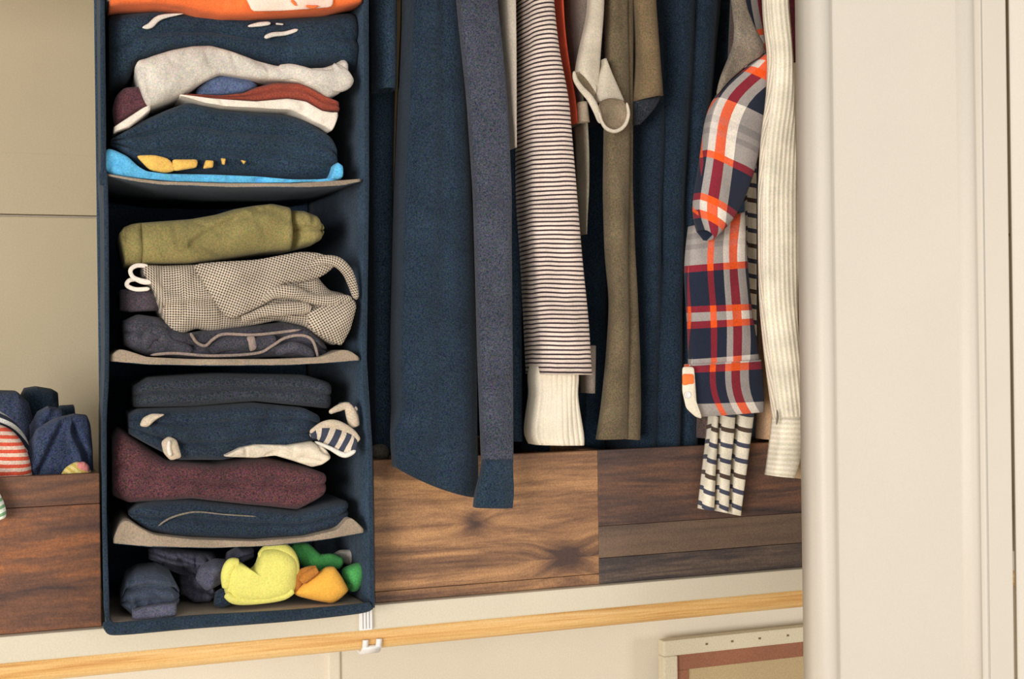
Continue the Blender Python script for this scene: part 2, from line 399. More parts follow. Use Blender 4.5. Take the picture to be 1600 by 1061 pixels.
# ---------------------------------------------------------------- structure
SHELF_Z = P(585, 943, 0).z; BACK = .45
s_ = lambda o, label=None: props(o, label, kind='structure')
XL, XR = -.75, 1.95
wb = thing('wall_back', (0, BACK, 0), kind='structure')
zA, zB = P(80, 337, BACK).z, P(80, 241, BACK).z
box('panel', XL, XR, BACK, BACK+.02, SHELF_Z-.0195, zA-.002, M['shaded_wall'], wb, .0025)
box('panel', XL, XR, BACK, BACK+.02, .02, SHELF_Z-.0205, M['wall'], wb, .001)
box('panel', XL, XR, BACK+.0003, BACK+.02, zA+.0016, zB, M['shaded_wall'], wb, .0002)
box('panel', XL, XR, BACK, BACK+.02, zB, 2.42, M['shaded_wall'], wb, .0002)
box('backing', XL, XR, BACK+.02, BACK+.04, .02, 2.42, M['wall'], wb, 0)
s_(box('wall_left', XL-.04, XL, -.02, BACK+.04, .02, 2.42, M['wall'], None, .002))
s_(box('wall_right', XR, XR+.04, -.02, BACK+.04, .02, 2.42, M['wall'], None, .002))
s_(box('ceiling', XL-.04, XR+.04, -.16, BACK+.04, 2.42, 2.46, M['wall'], None, .002))
s_(box('shade_header', XL-.04, XR+.04, -.20, -.16, 1.85, 2.46, M['wall'], None, .002))  # unseen header, added and lowered to shade the upper back wall
s_(box('floor', -3, 4, -4, BACK+.04, -.02, .02, M['floor'], None, .002))
xb = P(524, 1045, BACK-.012).x
s_(box('trim_1', xb-.010, xb+.010, BACK-.006, BACK, .02, SHELF_Z-.022, M['wall'], None, .003))
# shelf with its front lip
sh = thing('closet_shelf', ((XL+XR)/2, 0, SHELF_Z), 'long cream painted closet shelf carrying the wooden crates', 'shelf')
box('shelf_board', XL, XR, .008, BACK, SHELF_Z-.02, SHELF_Z, M['shelf'], sh, .001)
box('front_lip', XL, XR, -.012, .008, SHELF_Z-.031, SHELF_Z, M['shelf'], sh, .0025)
# doors
DY = -.235
px2x = lambda px: P(px, 530, DY).x
dx0, dx1 = px2x(1277.5), px2x(1579)
d1 = thing('door_1', ((dx0+dx1)/2, DY, .04), kind='structure')
a0, a1, b0, b1 = dx0, px2x(1319), px2x(1505), px2x(1541)
DT = .042
box('stile', a0+.004, a1+.03, DY+.0125, DY+DT, .04, 2.30, M['white'], d1, .001)
box('stile', b1-.001, dx1, DY, DY+DT, .04, 2.30, M['white'], d1, .003)
box('rail', a1, b1, DY+.0004, DY+DT-.0006, 2.2, 2.30, M['white'], d1, .002)
box('rail', a1, b1, DY+.0004, DY+DT-.0006, .04, .24, M['white'], d1, .002)
box('door_panel', a1-.006, b0+.004, DY+.009, DY+.026, .22, 2.22, M['white'], d1, .001)
def moulding(x0, x1, prof):
    rings, uvr = [], []
    for z in (.042, 2.298):
        ring = [Vector((lerp(x0, x1, q[0]), DY+q[1], z)) for q in prof]; rings.append(ring); uvr.append([(0, z)]*(len(ring)+1))
    return rings_mesh('moulding', rings, uvr, M['white'], d1)
bead = [(0, DT-.001), (0, .018), (.02, .010), (.07, .004), (.15, .0), (.25, -.002), (.38, -.0025), (.52, -.0012), (.62, .0015), (.70, .0055), (.78, .0082), (.88, .0092), (1, .0096), (1, DT-.001)]
moulding(a0, a1, bead)
moulding(b0, b1, [(0, .0096), (.12, .006), (.25, .0010), (.36, -.0012), (.50, -.0012), (.62, .0008), (.72, .0045), (.80, .0052), (.92, .002), (1, .0), (1, .02), (0, .02)])
d2 = thing('door_2', (dx1+.01, DY, .04), kind='structure')
ang = math.radians(-38); c, s = math.cos(ang), math.sin(ang)
def leaf(name, u0_, u1_, v0, v1, z0, z1):
    o = box(name, u0_, u1_, v0, v1, z0, z1, M['white'], None, .003, origin=(0, 0, 0))
    for v in o.data.vertices: v.co = Vector((dx1+.004+v.co.x*c-v.co.y*s, DY+v.co.x*s+v.co.y*c, v.co.z))-ORIG[d2.name]
    o.parent = d2; o.location = (0, 0, 0)
leaf('stile', 0, .035, 0, .034, .04, 2.30); leaf('stile', .30, .35, 0, .034, .04, 2.30); leaf('door_panel', .03, .305, .010, .024, .05, 2.29)

# lower rod under the shelf and its hook
RY = .03; rz_t = SHELF_Z-.031+.002
rod_r = .0185; rod_z = rz_t-rod_r
def rod(name, X0, X1, Y, Z, r, mat, label, cat):
    rings, uvr = [], []
    for k in range(25):
        x = lerp(X0, X1, k/24); rings.append([Vector((x, Y+r*math.cos(a), Z+r*math.sin(a))) for a in [2*math.pi*i/28 for i in range(28)]]); uvr.append([(i/28, x) for i in range(29)])
    return props(rings_mesh(name, rings, uvr, mat), label, cat)
rod('lower_clothes_rod', XL, XR, RY+.012, rod_z, rod_r, M['dowel'], 'pale pine dowel clothes rod running under the cream shelf', 'rod')
rod('upper_clothes_rod', XL, XR, .2, 2.03, .016, M['dowel'], 'upper wooden rod the garments hang from above the frame', 'rod')
hx = P(582, 1010, RY-.01).x
hk = thing('rod_hook', (hx, RY, rod_z-rod_r-.01), 'white plastic hook cradling the lower rod below the black organiser corner', 'hook')
def arc_strip(name, x0, x1, a_0, a_1, r_i, r_o, notch=0):
    rings, uvr = [], []; n = 18
    for k in range(n+1):
        a = math.radians(lerp(a_0, a_1, k/n)); d = Vector((0, math.cos(a), math.sin(a))); cen = Vector((0, RY+.012, rod_z))
        ring = [cen+d*r_i+Vector((x0, 0, 0)), cen+d*r_o+Vector((x0, 0, 0)), cen+d*r_o+Vector((x1, 0, 0)), cen+d*r_i+Vector((x1, 0, 0))]
        rings.append(ring); uvr.append([(0, k)]*5)
    return rings_mesh(name, rings, uvr, M['plastic'], hk)
arc_strip('cradle', hx-.0125, hx+.0125, 212, 352, rod_r+.0005, rod_r+.006)
arc_strip('prong', hx-.0125, hx-.0055, 186, 214, rod_r+.0005, rod_r+.005); arc_strip('prong', hx+.0055, hx+.0125, 186, 214, rod_r+.0005, rod_r+.005)
box('hook_plate', hx-.0125, hx+.0125, RY+.034, RY+.040, rod_z-.012, SHELF_Z-.021, M['plastic'], hk, .001)
cx0, cx1 = P(561, 960, -.014).x, P(581, 960, -.014).x
ck = thing('shelf_clip', ((cx0+cx1)/2, -.014, SHELF_Z-.03), 'small white ribbed plastic clip on the shelf lip beside the organiser corner', 'clip')
box('clip_plate', cx0, cx1, -.0155, -.0122, SHELF_Z-.030, SHELF_Z+.001, M['plastic'], ck, .001)
for k in range(4):
    xx = lerp(cx0, cx1, (k+.5)/4); box('rib', xx-.0012, xx+.0012, -.0185, -.0150, SHELF_Z-.028, SHELF_Z-.002, M['plastic'], ck, .0006)

# frame leaning on the wall below the shelf
FY = .40
def fr(px, py): return P(px, py, FY)
f0 = fr(1037, 1002)
ft = thing('picture_frame', (f0.x+.25, FY, .45), 'cream frame with brown inner border leaning on the wall below the shelf', 'frame')
M['mat_brown'] = paint('brown_border', srgb(150, 98, 72), .7, .12); M['frame_cream'] = paint('cream_frame_paint', srgb(216, 206, 180), .6, .06); M['canvas'] = paint('tan_canvas', srgb(190, 168, 128), .8, .08)
fw_ = .027; X0, X1, ZT, ZB = f0.x, f0.x+.55, f0.z, .45
box('frame_rail', X0, X1, FY, FY+.022, ZT-fw_, ZT, M['frame_cream'], ft, .003); box('frame_rail', X0, X1, FY, FY+.022, ZB, ZB+fw_, M['frame_cream'], ft, .003)
box('frame_stile', X0, X0+fw_, FY+.0005, FY+.0215, ZB+fw_, ZT-fw_, M['frame_cream'], ft, .003); box('frame_stile', X1-fw_, X1, FY+.0005, FY+.0215, ZB+fw_, ZT-fw_, M['frame_cream'], ft, .003)
box('inner_border', X0+fw_, X1-fw_, FY+.010, FY+.020, ZT-fw_-.028, ZT-fw_, M['mat_brown'], ft, .001); box('inner_border', X0+fw_, X0+fw_+.026, FY+.010, FY+.0198, ZB+fw_, ZT-fw_-.028, M['mat_brown'], ft, .001)
box('canvas', X0+fw_+.02, X1-fw_, FY+.014, FY+.019, ZB+fw_, ZT-fw_-.02, M['canvas'], ft, 0)
M['nail'] = paint('dull_nail', srgb(120, 95, 70), .5)
for px in (1104, 1144, 1187, 1231):
    q = fr(px, 1000); x = q.x
    box('nail_head', x-.0022, x+.0022, FY-.0012, FY+.002, ZT-.014, ZT-.0105, M['nail'], ft, .0006)

# ---------------------------------------------------------------- wooden crates
CW0, CH, CD = .316, P(760, 716, 0).z-P(760, 932, 0).z, .33
W1 = [srgb(84, 58, 42), srgb(140, 98, 66), srgb(178, 132, 88)]
def crate(x0, label, planks, look, depth=CD, CW=.316):
    t = thing('wooden_crate', (x0+CW/2, depth/2, SHELF_Z), label, 'crate', 'wooden crates along the shelf')
    z0 = SHELF_Z+.0005
    for i, (a, b) in enumerate(planks):
        mt = look[i % len(look)]
        box('plank', x0, x0+CW, 0+(.0006 if i % 2 else 0), .014, z0+a*CH+(.0004 if a else 0), z0+b*CH, mt, t, .0012)
    mt = look[-1]
    box('side_panel', x0, x0+.012, .0145, depth-.0145, z0, z0+CH, mt, t, .0012); box('side_panel', x0+CW-.012, x0+CW, .0145, depth-.0145, z0, z0+CH, mt, t, .0012)
    box('back_panel', x0, x0+CW, depth-.014, depth, z0, z0+CH, mt, t, .0012); box('base_panel', x0+.0125, x0+CW-.0125, .0145, depth-.0145, z0, z0+.01, mt, t, .001)
    return t
xm = P(585, 850, 0).x; xr = P(936, 850, 0).x; xl = P(157, 850, 0).x-CW0
kx = P(886, 872, 0)-Vector((xm+CW0/2, CD/2, SHELF_Z)); kx2 = P(742, 815, 0)-Vector((xm+CW0/2, CD/2, SHELF_Z))
wm = wood('middle_crate_wood', srgb(76, 54, 46), srgb(134, 96, 68), srgb(196, 146, 98), 2, [(kx.x, kx.z, .022), (kx2.x, kx2.z, .012)], contrast=1.45)
wl1 = wood('left_crate_upper_wood', srgb(58, 44, 44), srgb(102, 68, 50), srgb(142, 92, 60), 5, contrast=1.4); wl2 = wood('left_crate_lower_wood', srgb(66, 46, 42), srgb(114, 74, 52), srgb(176, 106, 56), 6, gscale=.6, contrast=1.6)
wr1 = wood('right_crate_upper_wood', srgb(50, 42, 46), srgb(88, 66, 58), srgb(136, 94, 68), 11, contrast=1.4); wr2 = wood('right_crate_middle_wood', srgb(70, 60, 56), srgb(104, 84, 70), srgb(124, 100, 80), 12)
wr3 = wood('right_crate_lower_wood', srgb(42, 40, 46), srgb(70, 60, 58), srgb(118, 98, 82), 13, contrast=1.6)  # brown right crate planks, darkened further to paint in the shade at this end
crate(xm, 'warm brown knotty crate in the middle, under the long dark dress', [(0, .075), (.075, 1)], [wm])
crate(xr, 'three-plank brown crate at right, darkened with painted shade, beside the white door', [(0, .19), (.19, .43), (.43, 1)], [wr3, wr2, wr1], CW=.345)
crate(xl, 'reddish brown crate at left, filled with navy clothes', [(0, .8), (.8, 1)], [wl2, wl1])

# clothes in the left crate
def C(name, label, cat='clothes', group=None): return name, label, cat, group
def single(o, label, cat, group=None): return props(o, label, cat, group)
M['navy2'] = dark('blue_navy_cotton', 56, 66, 92); M['slateblue'] = dark('slate_navy_cotton', 62, 70, 92)
LG = 'rolled clothes standing in the left crate'
single(fold('folded_garment', [(-60, 612), (0, 612), (30, 613), (48, 630), (56, 660)], [(-60, 770), (56, 770)], .12, .12, M['slateblue'], layers=1, seed=1, wrinkle=.006), 'slate navy folded garment at the far left of the left crate', 'garment', LG)
single(fold('folded_garment', [(36, 620), (42, 608), (60, 605), (85, 609), (97, 616), (94, 640)], [(36, 700), (94, 700)], .16, .08, M['ink'], seed=2, wrinkle=.004), 'blackish rolled garment sticking up highest in the left crate', 'garment', LG)
single(fold('folded_garment', [(50, 668), (62, 645), (78, 636), (100, 640), (108, 660)], [(50, 770), (108, 770)], .075, .04, M['navy2'], seed=3, wrinkle=.007, creases=[[(60, 700), (76, 660), (88, 642)]], cdep=.006), 'navy garment leaning below the blackish roll in the left crate', 'garment', LG)
single(fold('folded_garment', [(84, 650), (98, 635), (120, 634), (122, 660)], [(84, 760), (122, 760)], .13, .03, M['ink'], seed=4), 'thin dark fold peeking out behind the front navy bundle', 'garment', LG)
single(fold('folded_garment', [(44, 700), (60, 672), (90, 655), (120, 648), (140, 650), (146, 664), (148, 700)], [(44, 775), (148, 775)], .035, .035, M['navy2'], seed=5, wrinkle=.009, wf=(20, 16), creases=[[(62, 735), (84, 690), (100, 662)], [(138, 735), (130, 700), (118, 672)]], cdep=.007), 'large navy bundle at the front right of the left crate', 'garment', LG)
M['redstripe'] = fabric('orange_red_striped_jersey', pattern=stripes('v', .0085, .5, srgb(246, 214, 192), srgb(232, 92, 66), .012), grain=.2)
M['bwstripe'] = fabric('black_white_striped_jersey', pattern=stripes('u', .011, .5, srgb(215, 212, 205), srgb(44, 50, 62)), grain=.25)
single(puff('rolled_shirt', [(-70, 780), (-70, 700), (-40, 668), (0, 661), (25, 676), (42, 702), (51, 735), (50, 775)], .04, .022, M['redstripe'], seed=6, wrinkle=.004), 'orange and white striped rolled shirt in the left crate', 'shirt', LG)
single(tube('striped_collar', [(-20, 645, 8), (0, 653, 8), (20, 668, 7), (36, 690, 6), (47, 722, 4)], .058, M['bwstripe']), 'black and white striped edge behind the orange striped roll', 'garment', LG)
M['yelstripe'] = fabric('yellow_striped_jersey', pattern=stripes('v', .006, .5, srgb(236, 214, 140), srgb(214, 186, 96), .02), grain=.2); M['pink'] = fabric('pink_jersey', srgb(226, 140, 134), grain=.2)
ys = thing('rolled_socks', (P(118, 750, .03).x, .03, P(118, 755, .03).z), 'yellow striped sock ball with a pink spot at the left crate rim', 'socks')
puff('sock_ball', [(86, 768), (91, 748), (102, 730), (120, 720), (138, 726), (146, 745), (146, 768)], .024, .009, M['yelstripe'], ys, seed=7, uvrot=.5); puff('toe', [(116, 732), (121, 722), (132, 721), (140, 728), (140, 738), (127, 738)], .022, .007, M['pink'], ys, seed=8, wrinkle=.001)
M['grnstripe'] = fabric('green_white_striped_jersey', pattern=stripes('v', .008, .45, srgb(236, 238, 224), srgb(128, 172, 128)), grain=.2)
single(tube('striped_sleeve', [(-28, 735, 10, .01), (-22, 760, 11), (-10, 785, 12), (-2, 802, 10), (2, 812, 6)], -.014, M['grnstripe']), 'green and white striped cloth end hanging over the left crate front', 'garment')
M['taupe'] = fabric('taupe_knit', srgb(128, 118, 106), grain=.35)
single(puff('rolled_socks', [(578, 712), (580, 698), (590, 693), (603, 695), (608, 706), (606, 720), (585, 722)], .05, .014, M['taupe'], seed=9), 'small taupe sock ball peeking above the middle crate corner', 'socks')

# ---------------------------------------------------------------- hanging organiser
OY, OB = -.05, .25
base_z = SHELF_Z+.002
og = thing('hanging_organiser', (P(370, 965, OY).x, .1, SHELF_Z), 'tall black hanging fabric organiser with grey mesh shelves', 'organiser')
def side_panel(edge, toward):
    rings, uvr = [], []; n = 60
    y0, y1 = edge[0][0], edge[-1][0]
    for k in range(n+1):
        py = lerp(y0, y1, k/n); px = poly_at(edge, py); a = P(px, py, OY); ring = []; z = max(a.z, base_z)
        xs = a.x + toward*(OB-OY)
        for j in range(7):
            t = j/6; p = Vector((lerp(a.x, xs, t), lerp(OY, OB, t), z)); p.x += .004*math.sin(t*math.pi)*noise.noise(Vector((t*3, z*9, toward))); ring.append(p)
        ring += [p+Vector((.004, 0, 0)) for p in reversed(ring)]
        rings.append(ring); uvr.append([(i*.05, z) for i in range(len(ring)+1)])
    return rings_mesh('side_panel', rings, uvr, M['org'], og)
side_panel([(-160, 156), (0, 158), (200, 160), (270, 160), (290, 163), (560, 165), (660, 161), (800, 161), (985, 166)], .085)
side_panel([(-160, 572), (0, 571), (290, 572), (560, 568), (700, 577), (950, 581)], .0)
pL, pR = P(166, 500, OY).x+.085*.3, P(572, 500, OY).x
box('back_panel', pL-.004, pR+.004, OB, OB+.004, base_z, P(370, -160, OY).z, M['lifted_dark'], og, .001)
TAPER = (P(163, 500, OY).x, P(572, 500, OY).x, OY, .088)
def shelf_part(top, bot, label=None, Y=OY+.004):
    o = fold('shelf', top, bot, Y, OB-Y-.004, M['liner'], og, wrinkle=.0012, end=.004, rmax=.003, seed=len(top))
    o.data.materials.append(M['org']); up = sum(1 if (p_.normal.z > 0) == (p_.center.z > 0) else 0 for p_ in o.data.polygons)
    for p_ in o.data.polygons:
        if p_.normal.z < -.45: p_.material_index = 1
    return o
shelf_part([(166, -6), (300, 0), (450, 0), (570, -8)], [(166, 2), (300, 8), (450, 8), (570, 0)])
shelf_part([(166, 271), (200, 277), (250, 283), (350, 286), (460, 286), (538, 281), (566, 279)], [(166, 275), (200, 282), (250, 289), (350, 293), (480, 293), (538, 290), (566, 283)])
shelf_part([(172, 556), (185, 545), (200, 548), (230, 558), (300, 561), (430, 561), (500, 558), (535, 546), (548, 548), (563, 559)], [(172, 565), (230, 570), (330, 572), (450, 571), (520, 567), (563, 564)])
shelf_part([(177, 842), (186, 818), (198, 812), (220, 826), (240, 836), (300, 843), (400, 846), (480, 839), (528, 828), (545, 808), (552, 810), (570, 828)], [(177, 850), (230, 855), (330, 857), (430, 853), (500, 845), (570, 833)])
# floor of the organiser: a stiff mesh board with a dark bound edge
fx0, fx1 = P(172, 980, OY).x+.004, P(580, 950, OY).x
fl = fold('shelf', [(172, 972), (240, 969), (300, 962), (370, 959), (450, 953), (520, 950), (578, 946)], [(172, 984), (300, 974), (450, 964), (578, 955)], OY+.004, .285, M['liner'], og, wrinkle=.001, end=.003, rmax=.003)
for v in fl.data.vertices:
    if v.co.z+ORIG[og.name].z < base_z and v.co.y+ORIG[og.name].y > -.013: v.co.z = base_z-ORIG[og.name].z
TAPER = None
tube('binding', [(168, 970, 6), (172, 980, 8), (190, 982, 9), (300, 972, 9.5), (450, 962, 8.5), (560, 951, 7.5), (580, 945, 6)], OY-.002, M['binding'], og, flat=.7, n=60)
tube('binding', [(166, -160, 3), (160, 0, 3), (161, 268, 3), (158, 273, 3), (165, 290, 3), (167, 560, 3), (163, 660, 3), (163, 800, 3), (167, 970, 4)], OY, M['binding'], og, flat=.8, n=80)
tube('binding', [(572, -160, 3), (571, 0, 3), (573, 290, 3), (569, 560, 3), (578, 700, 3), (582, 945, 4)], OY, M['binding'], og, flat=.8, n=60)

# ---------------------------------------------------------------- folded clothes on the organiser shelves
T1, T2, T3, T4 = ('clothes folded on the top shelf', 'clothes folded on the second shelf', 'clothes folded on the third shelf', 'socks on the organiser floor')
M['orange'] = fabric('orange_jersey', srgb(250, 120, 60), grain=.15); M['palepink'] = fabric('pale_pink_print', srgb(250, 214, 196), grain=.12)
G0 = OY+.012
TAPER = (P(160, 500, OY).x, P(574, 500, OY).x, OY, .09)
def at0(px, py, Y): return P(px, py, Y)
t = thing('folded_shirt', at0(370, 12, G0), 'bright orange shirt with pale pink print drooping at the very top', 'shirt', T1)
fold('shirt_body', [(172, -50), (300, -55), (574, -50)], [(172, 4), (200, 4), (250, 3), (290, 8), (315, 15), (350, 20), (400, 19), (470, 14), (520, 12), (574, -2)], OY-.012, .1, M['orange'], t, seed=11, wrinkle=.003)
puff('print_patch', [(383, -25), (382, -5), (390, 8), (392, 18), (440, 17), (470, 15), (520, 11), (523, -25)], OY-.0135, .004, M['palepink'], t, wrinkle=.001, sm=1)
tube('print_mark', [(455, 0, 2.2), (459, 4, 2.2), (463, 9, 1.6)], OY-.0185, M['orange'], t, n=10, m=8); tube('print_mark', [(478, 9, 2), (488, 11, 2.4), (498, 9, 1.6)], OY-.0185, M['orange'], t, n=10, m=8)
M['offwhite'] = fabric('off_white_print', srgb(226, 220, 208), grain=.15)
t = thing('folded_shirt', at0(360, 100, G0), 'blue-black shirt with white brushed marks under the orange shirt', 'shirt', T1)
fold('shirt_body', [(168, 14), (250, 12), (310, 20), (400, 24), (480, 20), (566, 12)], [(168, 128), (195, 125), (214, 94), (270, 76), (330, 71), (400, 94), (470, 108), (530, 98), (566, 110)], G0+.012, .2, M['ink'], t, layers=2, seed=12)
mk = lambda path: tube('print_mark', path, G0+.0105, M['offwhite'], t, n=16, m=8, flat=.5)
mk([(220, 43, 2), (232, 40, 4), (243, 30, 4), (256, 25, 3), (285, 21, 1)]); mk([(386, 41, 1.5), (404, 38, 3.2), (422, 36, 2.5)]); mk([(430, 37, 1.4), (442, 38, 1.2)]); mk([(412, 59, 3), (425, 54, 3.4), (445, 52, 3), (465, 46, 3)])
M['heather'] = fabric('heather_grey_jersey', srgb(206, 198, 186), grain=.22, mott=.2)
t = thing('folded_shirt', at0(380, 120, G0), 'pale heather grey shirt folded in a wave on the top shelf', 'shirt', T1)
fold('shirt_body', [(211, 101), (214, 92), (240, 82), (270, 73), (300, 68), (330, 68), (360, 77), (400, 92), (430, 101), (470, 106), (510, 103), (530, 96), (540, 88), (547, 97)], [(211, 112), (222, 150), (230, 166), (255, 158), (285, 146), (320, 124), (345, 113), (370, 117), (405, 123), (440, 124), (470, 127), (495, 138), (515, 151), (538, 142), (547, 115)], G0-.004, .19, M['heather'], t, seed=13, wrinkle=.006, wf=(24, 22), end=.008)
tube('sleeve', [(432, 112, 11), (460, 114, 11), (495, 121, 12), (522, 125, 16), (536, 118, 20), (543, 110, 14)], G0-.001, M['heather'], t, flat=.5, wrinkle=.003, seed=2)
single(fold('folded_shirt', [(308, 136), (330, 120), (345, 115), (380, 120), (404, 130)], [(308, 145), (345, 148), (380, 144), (404, 135)], G0+.012, .15, fabric('denim_blue_jersey', srgb(84, 98, 130)), seed=14), 'small denim blue cloth wedge showing below the grey shirt', 'shirt', T1)
M['rust'] = fabric('rust_brown_jersey', srgb(142, 66, 50), grain=.3)
single(fold('folded_shirt', [(288, 146), (345, 148), (380, 144), (400, 135), (430, 127), (470, 128), (500, 143), (518, 152), (532, 157)], [(288, 149), (340, 154), (400, 158), (450, 153), (480, 157), (505, 172), (532, 173)], G0+.004, .18, M['rust'], seed=15, layers=2, groove=.002, end=.008), 'rust brown folded shirt between grey and cream layers', 'shirt', T1)
M['maroon'] = dark('maroon_knit', 92, 56, 62, grain=.4)
single(puff('folded_shirt', [(177, 150), (190, 137), (222, 135), (231, 150), (233, 168), (205, 182), (175, 200), (171, 172)], G0+.02, .014, M['maroon'], seed=16), 'dull maroon cloth end at the left of the top shelf stack', 'shirt', T1)
M['cream'] = fabric('cream_cotton', srgb(236, 224, 208), grain=.14, mott=.1)
t = thing('folded_shirt', at0(400, 170, G0), 'thin cream shirt layer over the black printed shirt', 'shirt', T1)
fold('shirt_body', [(281, 147), (330, 153), (400, 158), (450, 153), (480, 157), (505, 172), (530, 175)], [(281, 149), (320, 160), (350, 165), (400, 168), (455, 171), (475, 180), (490, 189), (510, 197), (521, 206), (530, 180)], G0-.001, .18, M['cream'], t, seed=17, end=.006)
fold('sleeve', [(176, 198), (200, 182), (222, 168), (234, 163)], [(176, 206), (200, 198), (218, 184), (234, 170)], G0+.002, .1, M['cream'], t, seed=18, end=.006, wrinkle=.002)
M['amber'] = fabric('amber_yellow_print', srgb(240, 190, 96), grain=.2)
t = thing('folded_shirt', at0(350, 270, G0), 'black shirt with amber yellow print along its lower edge', 'shirt', T1)
fold('shirt_body', [(172, 214), (190, 205), (225, 182), (262, 166), (295, 154), (350, 166), (400, 170), (450, 173), (480, 182), (505, 197), (522, 208), (533, 232)], [(172, 224), (200, 243), (225, 266), (330, 271), (455, 280), (520, 281), (533, 270)], G0+.004, .2, M['ink'], t, layers=3, seed=19)
for q in ([(210, 243), (240, 242), (264, 248), (268, 256), (275, 266), (258, 271), (232, 266)], [(267, 249), (308, 249), (307, 262), (270, 268)], [(320, 250), (333, 251), (332, 262), (316, 264)], [(344, 247), (352, 248), (350, 258), (346, 257)], [(375, 250), (384, 252), (380, 257)]):
    puff('print_patch', q, G0+.002, .005, M['amber'], t, wrinkle=.001, sm=1, n=24, seed=q[0][0])
M['skyblue'] = fabric('sky_blue_jersey', srgb(92, 176, 220), grain=.25)
t = thing('folded_shirt', at0(330, 284, G0), 'sky blue shirt at the bottom of the top shelf stack', 'shirt', T1)
fold('shirt_body', [(160, 240), (168, 229), (182, 234), (200, 243), (214, 258), (228, 267), (260, 271), (330, 272), (400, 275), (455, 280), (500, 280), (518, 278), (524, 258), (530, 253), (536, 258)], [(160, 264), (172, 272), (200, 276), (260, 282), (350, 285), (460, 285), (520, 283), (536, 278)], G0-.006, .2, M['skyblue'], t, seed=20, wrinkle=.006, wf=(20, 26), end=.006)

fold('shirt_end', [(519, 276), (524, 258), (530, 253), (537, 258)], [(519, 279), (530, 279), (537, 276)], G0-.012, .05, M['skyblue'], t, seed=21, end=.004, wrinkle=.002)
# second shelf
M['olive'] = fabric('olive_green_twill', srgb(138, 126, 78), grain=.28)
t = thing('rolled_trousers', at0(350, 412, G0), 'olive green rolled trousers on top of the second shelf stack', 'trousers', T2)
fold('roll', [(221, 346), (300, 340), (340, 333), (370, 324), (400, 319), (430, 316), (457, 322)], [(221, 412), (300, 410), (360, 402), (420, 393), (457, 390)], G0+.006, .17, M['olive'], t, seed=21, wrinkle=.007, wf=(13, 20), end=.006, creases=[[(297, 380), (318, 364), (350, 348), (385, 336)], [(303, 384), (325, 398), (338, 404)], [(398, 319), (410, 330), (418, 324)]])
fold('leg_fold', [(184, 364), (192, 353), (205, 348), (222, 345)], [(184, 372), (193, 413), (210, 414), (222, 413)], G0+.010, .15, M['olive'], t, seed=22, end=.01)
fold('roll_end', [(455, 324), (480, 327), (500, 335), (511, 352)], [(455, 391), (490, 383), (505, 374), (511, 362)], G0+.012, .14, M['olive'], t, seed=23, wrinkle=.009, wf=(40, 14), layers=2)
M['check'] = fabric('small_black_cream_check', pattern=gingham(.0031, srgb(214, 196, 172), srgb(50, 46, 50)), grain=.12)
t = thing('folded_shirt', at0(390, 520, G0), 'black and cream small-checked shirt crumpled below the olive roll', 'shirt', T2)
fold('shirt_body', [(222, 416), (232, 414), (300, 412), (370, 410), (420, 404), (470, 398), (490, 410), (505, 436), (520, 452), (540, 456), (557, 470)], [(222, 424), (240, 455), (255, 500), (268, 525), (285, 522), (310, 513), (330, 518), (400, 508), (440, 500), (480, 510), (500, 530), (533, 541), (548, 505), (557, 476)], G0+.002, .19, M['check'], t, seed=24, wrinkle=.005, end=.008, creases=[[(250, 478), (300, 474), (340, 472)], [(400, 500), (440, 488), (480, 486)], [(440, 462), (480, 470), (545, 468)]])
puff('front_flap', [(298, 413), (340, 409), (400, 406), (470, 393), (500, 395), (532, 408), (505, 432), (470, 442), (440, 442), (428, 468), (395, 485), (360, 500), (350, 495), (330, 465), (312, 435)], G0-.001, .009, M['check'], t, seed=25, uvrot=.35, sm=1, wrinkle=.003)
tube('sleeve_edge', [(345, 458, 2), (370, 447, 3), (410, 431, 3), (440, 427, 3), (475, 421, 5), (500, 408, 7), (525, 409, 8), (542, 424, 8), (551, 445, 7), (557, 468, 5)], G0-.006, M['check'], t, flat=.8, n=60)
tube('sleeve_fold', [(412, 472, 4), (428, 458, 9), (455, 458, 10), (485, 466, 8), (520, 470, 8), (550, 466, 5)], G0-.006, M['check'], t, flat=.7, wrinkle=.002, n=50)
tube('sleeve_fold', [(375, 500, 4), (420, 487, 8), (470, 482, 9), (485, 484, 5)], G0-.005, M['check'], t, flat=.7, wrinkle=.002, n=50)
puff('sleeve_end', [(480, 488), (500, 478), (520, 474), (552, 466), (557, 478), (547, 515), (533, 541), (505, 528), (482, 512)], G0-.004, .014, M['check'], t, seed=26, uvrot=-.5, sm=1, wrinkle=.005, wf=30)
tube('hem_loop', [(238, 440, 3), (222, 440, 4), (206, 433, 3), (202, 422, 3), (212, 415, 3), (230, 416, 3)], G0+.006, M['cream'], t, n=30, flat=.5); tube('hem_loop', [(232, 451, 3), (210, 452, 3), (196, 446, 3), (200, 438, 3), (214, 436, 3)], G0+.010, M['cream'], t, n=30, flat=.5)
M['darktaupe'] = dark('dark_taupe_denim', 84, 74, 82, grain=.4)
single(fold('folded_trousers', [(185, 452), (200, 450), (250, 450)], [(185, 484), (200, 487), (258, 484)], G0+.022, .14, M['darktaupe'], seed=27, wrinkle=.003), 'dark taupe cloth end at the left behind the checked shirt', 'trousers', T2)
M['greydenim'] = dark('washed_black_denim', 66, 64, 72, grain=.5, mott=.35); M['seam'] = fabric('pale_denim_seam', srgb(150, 132, 122), grain=.3)
t = thing('folded_jeans', at0(360, 562, G0), 'washed black jeans with pale seams on the second shelf floor', 'jeans', T2)
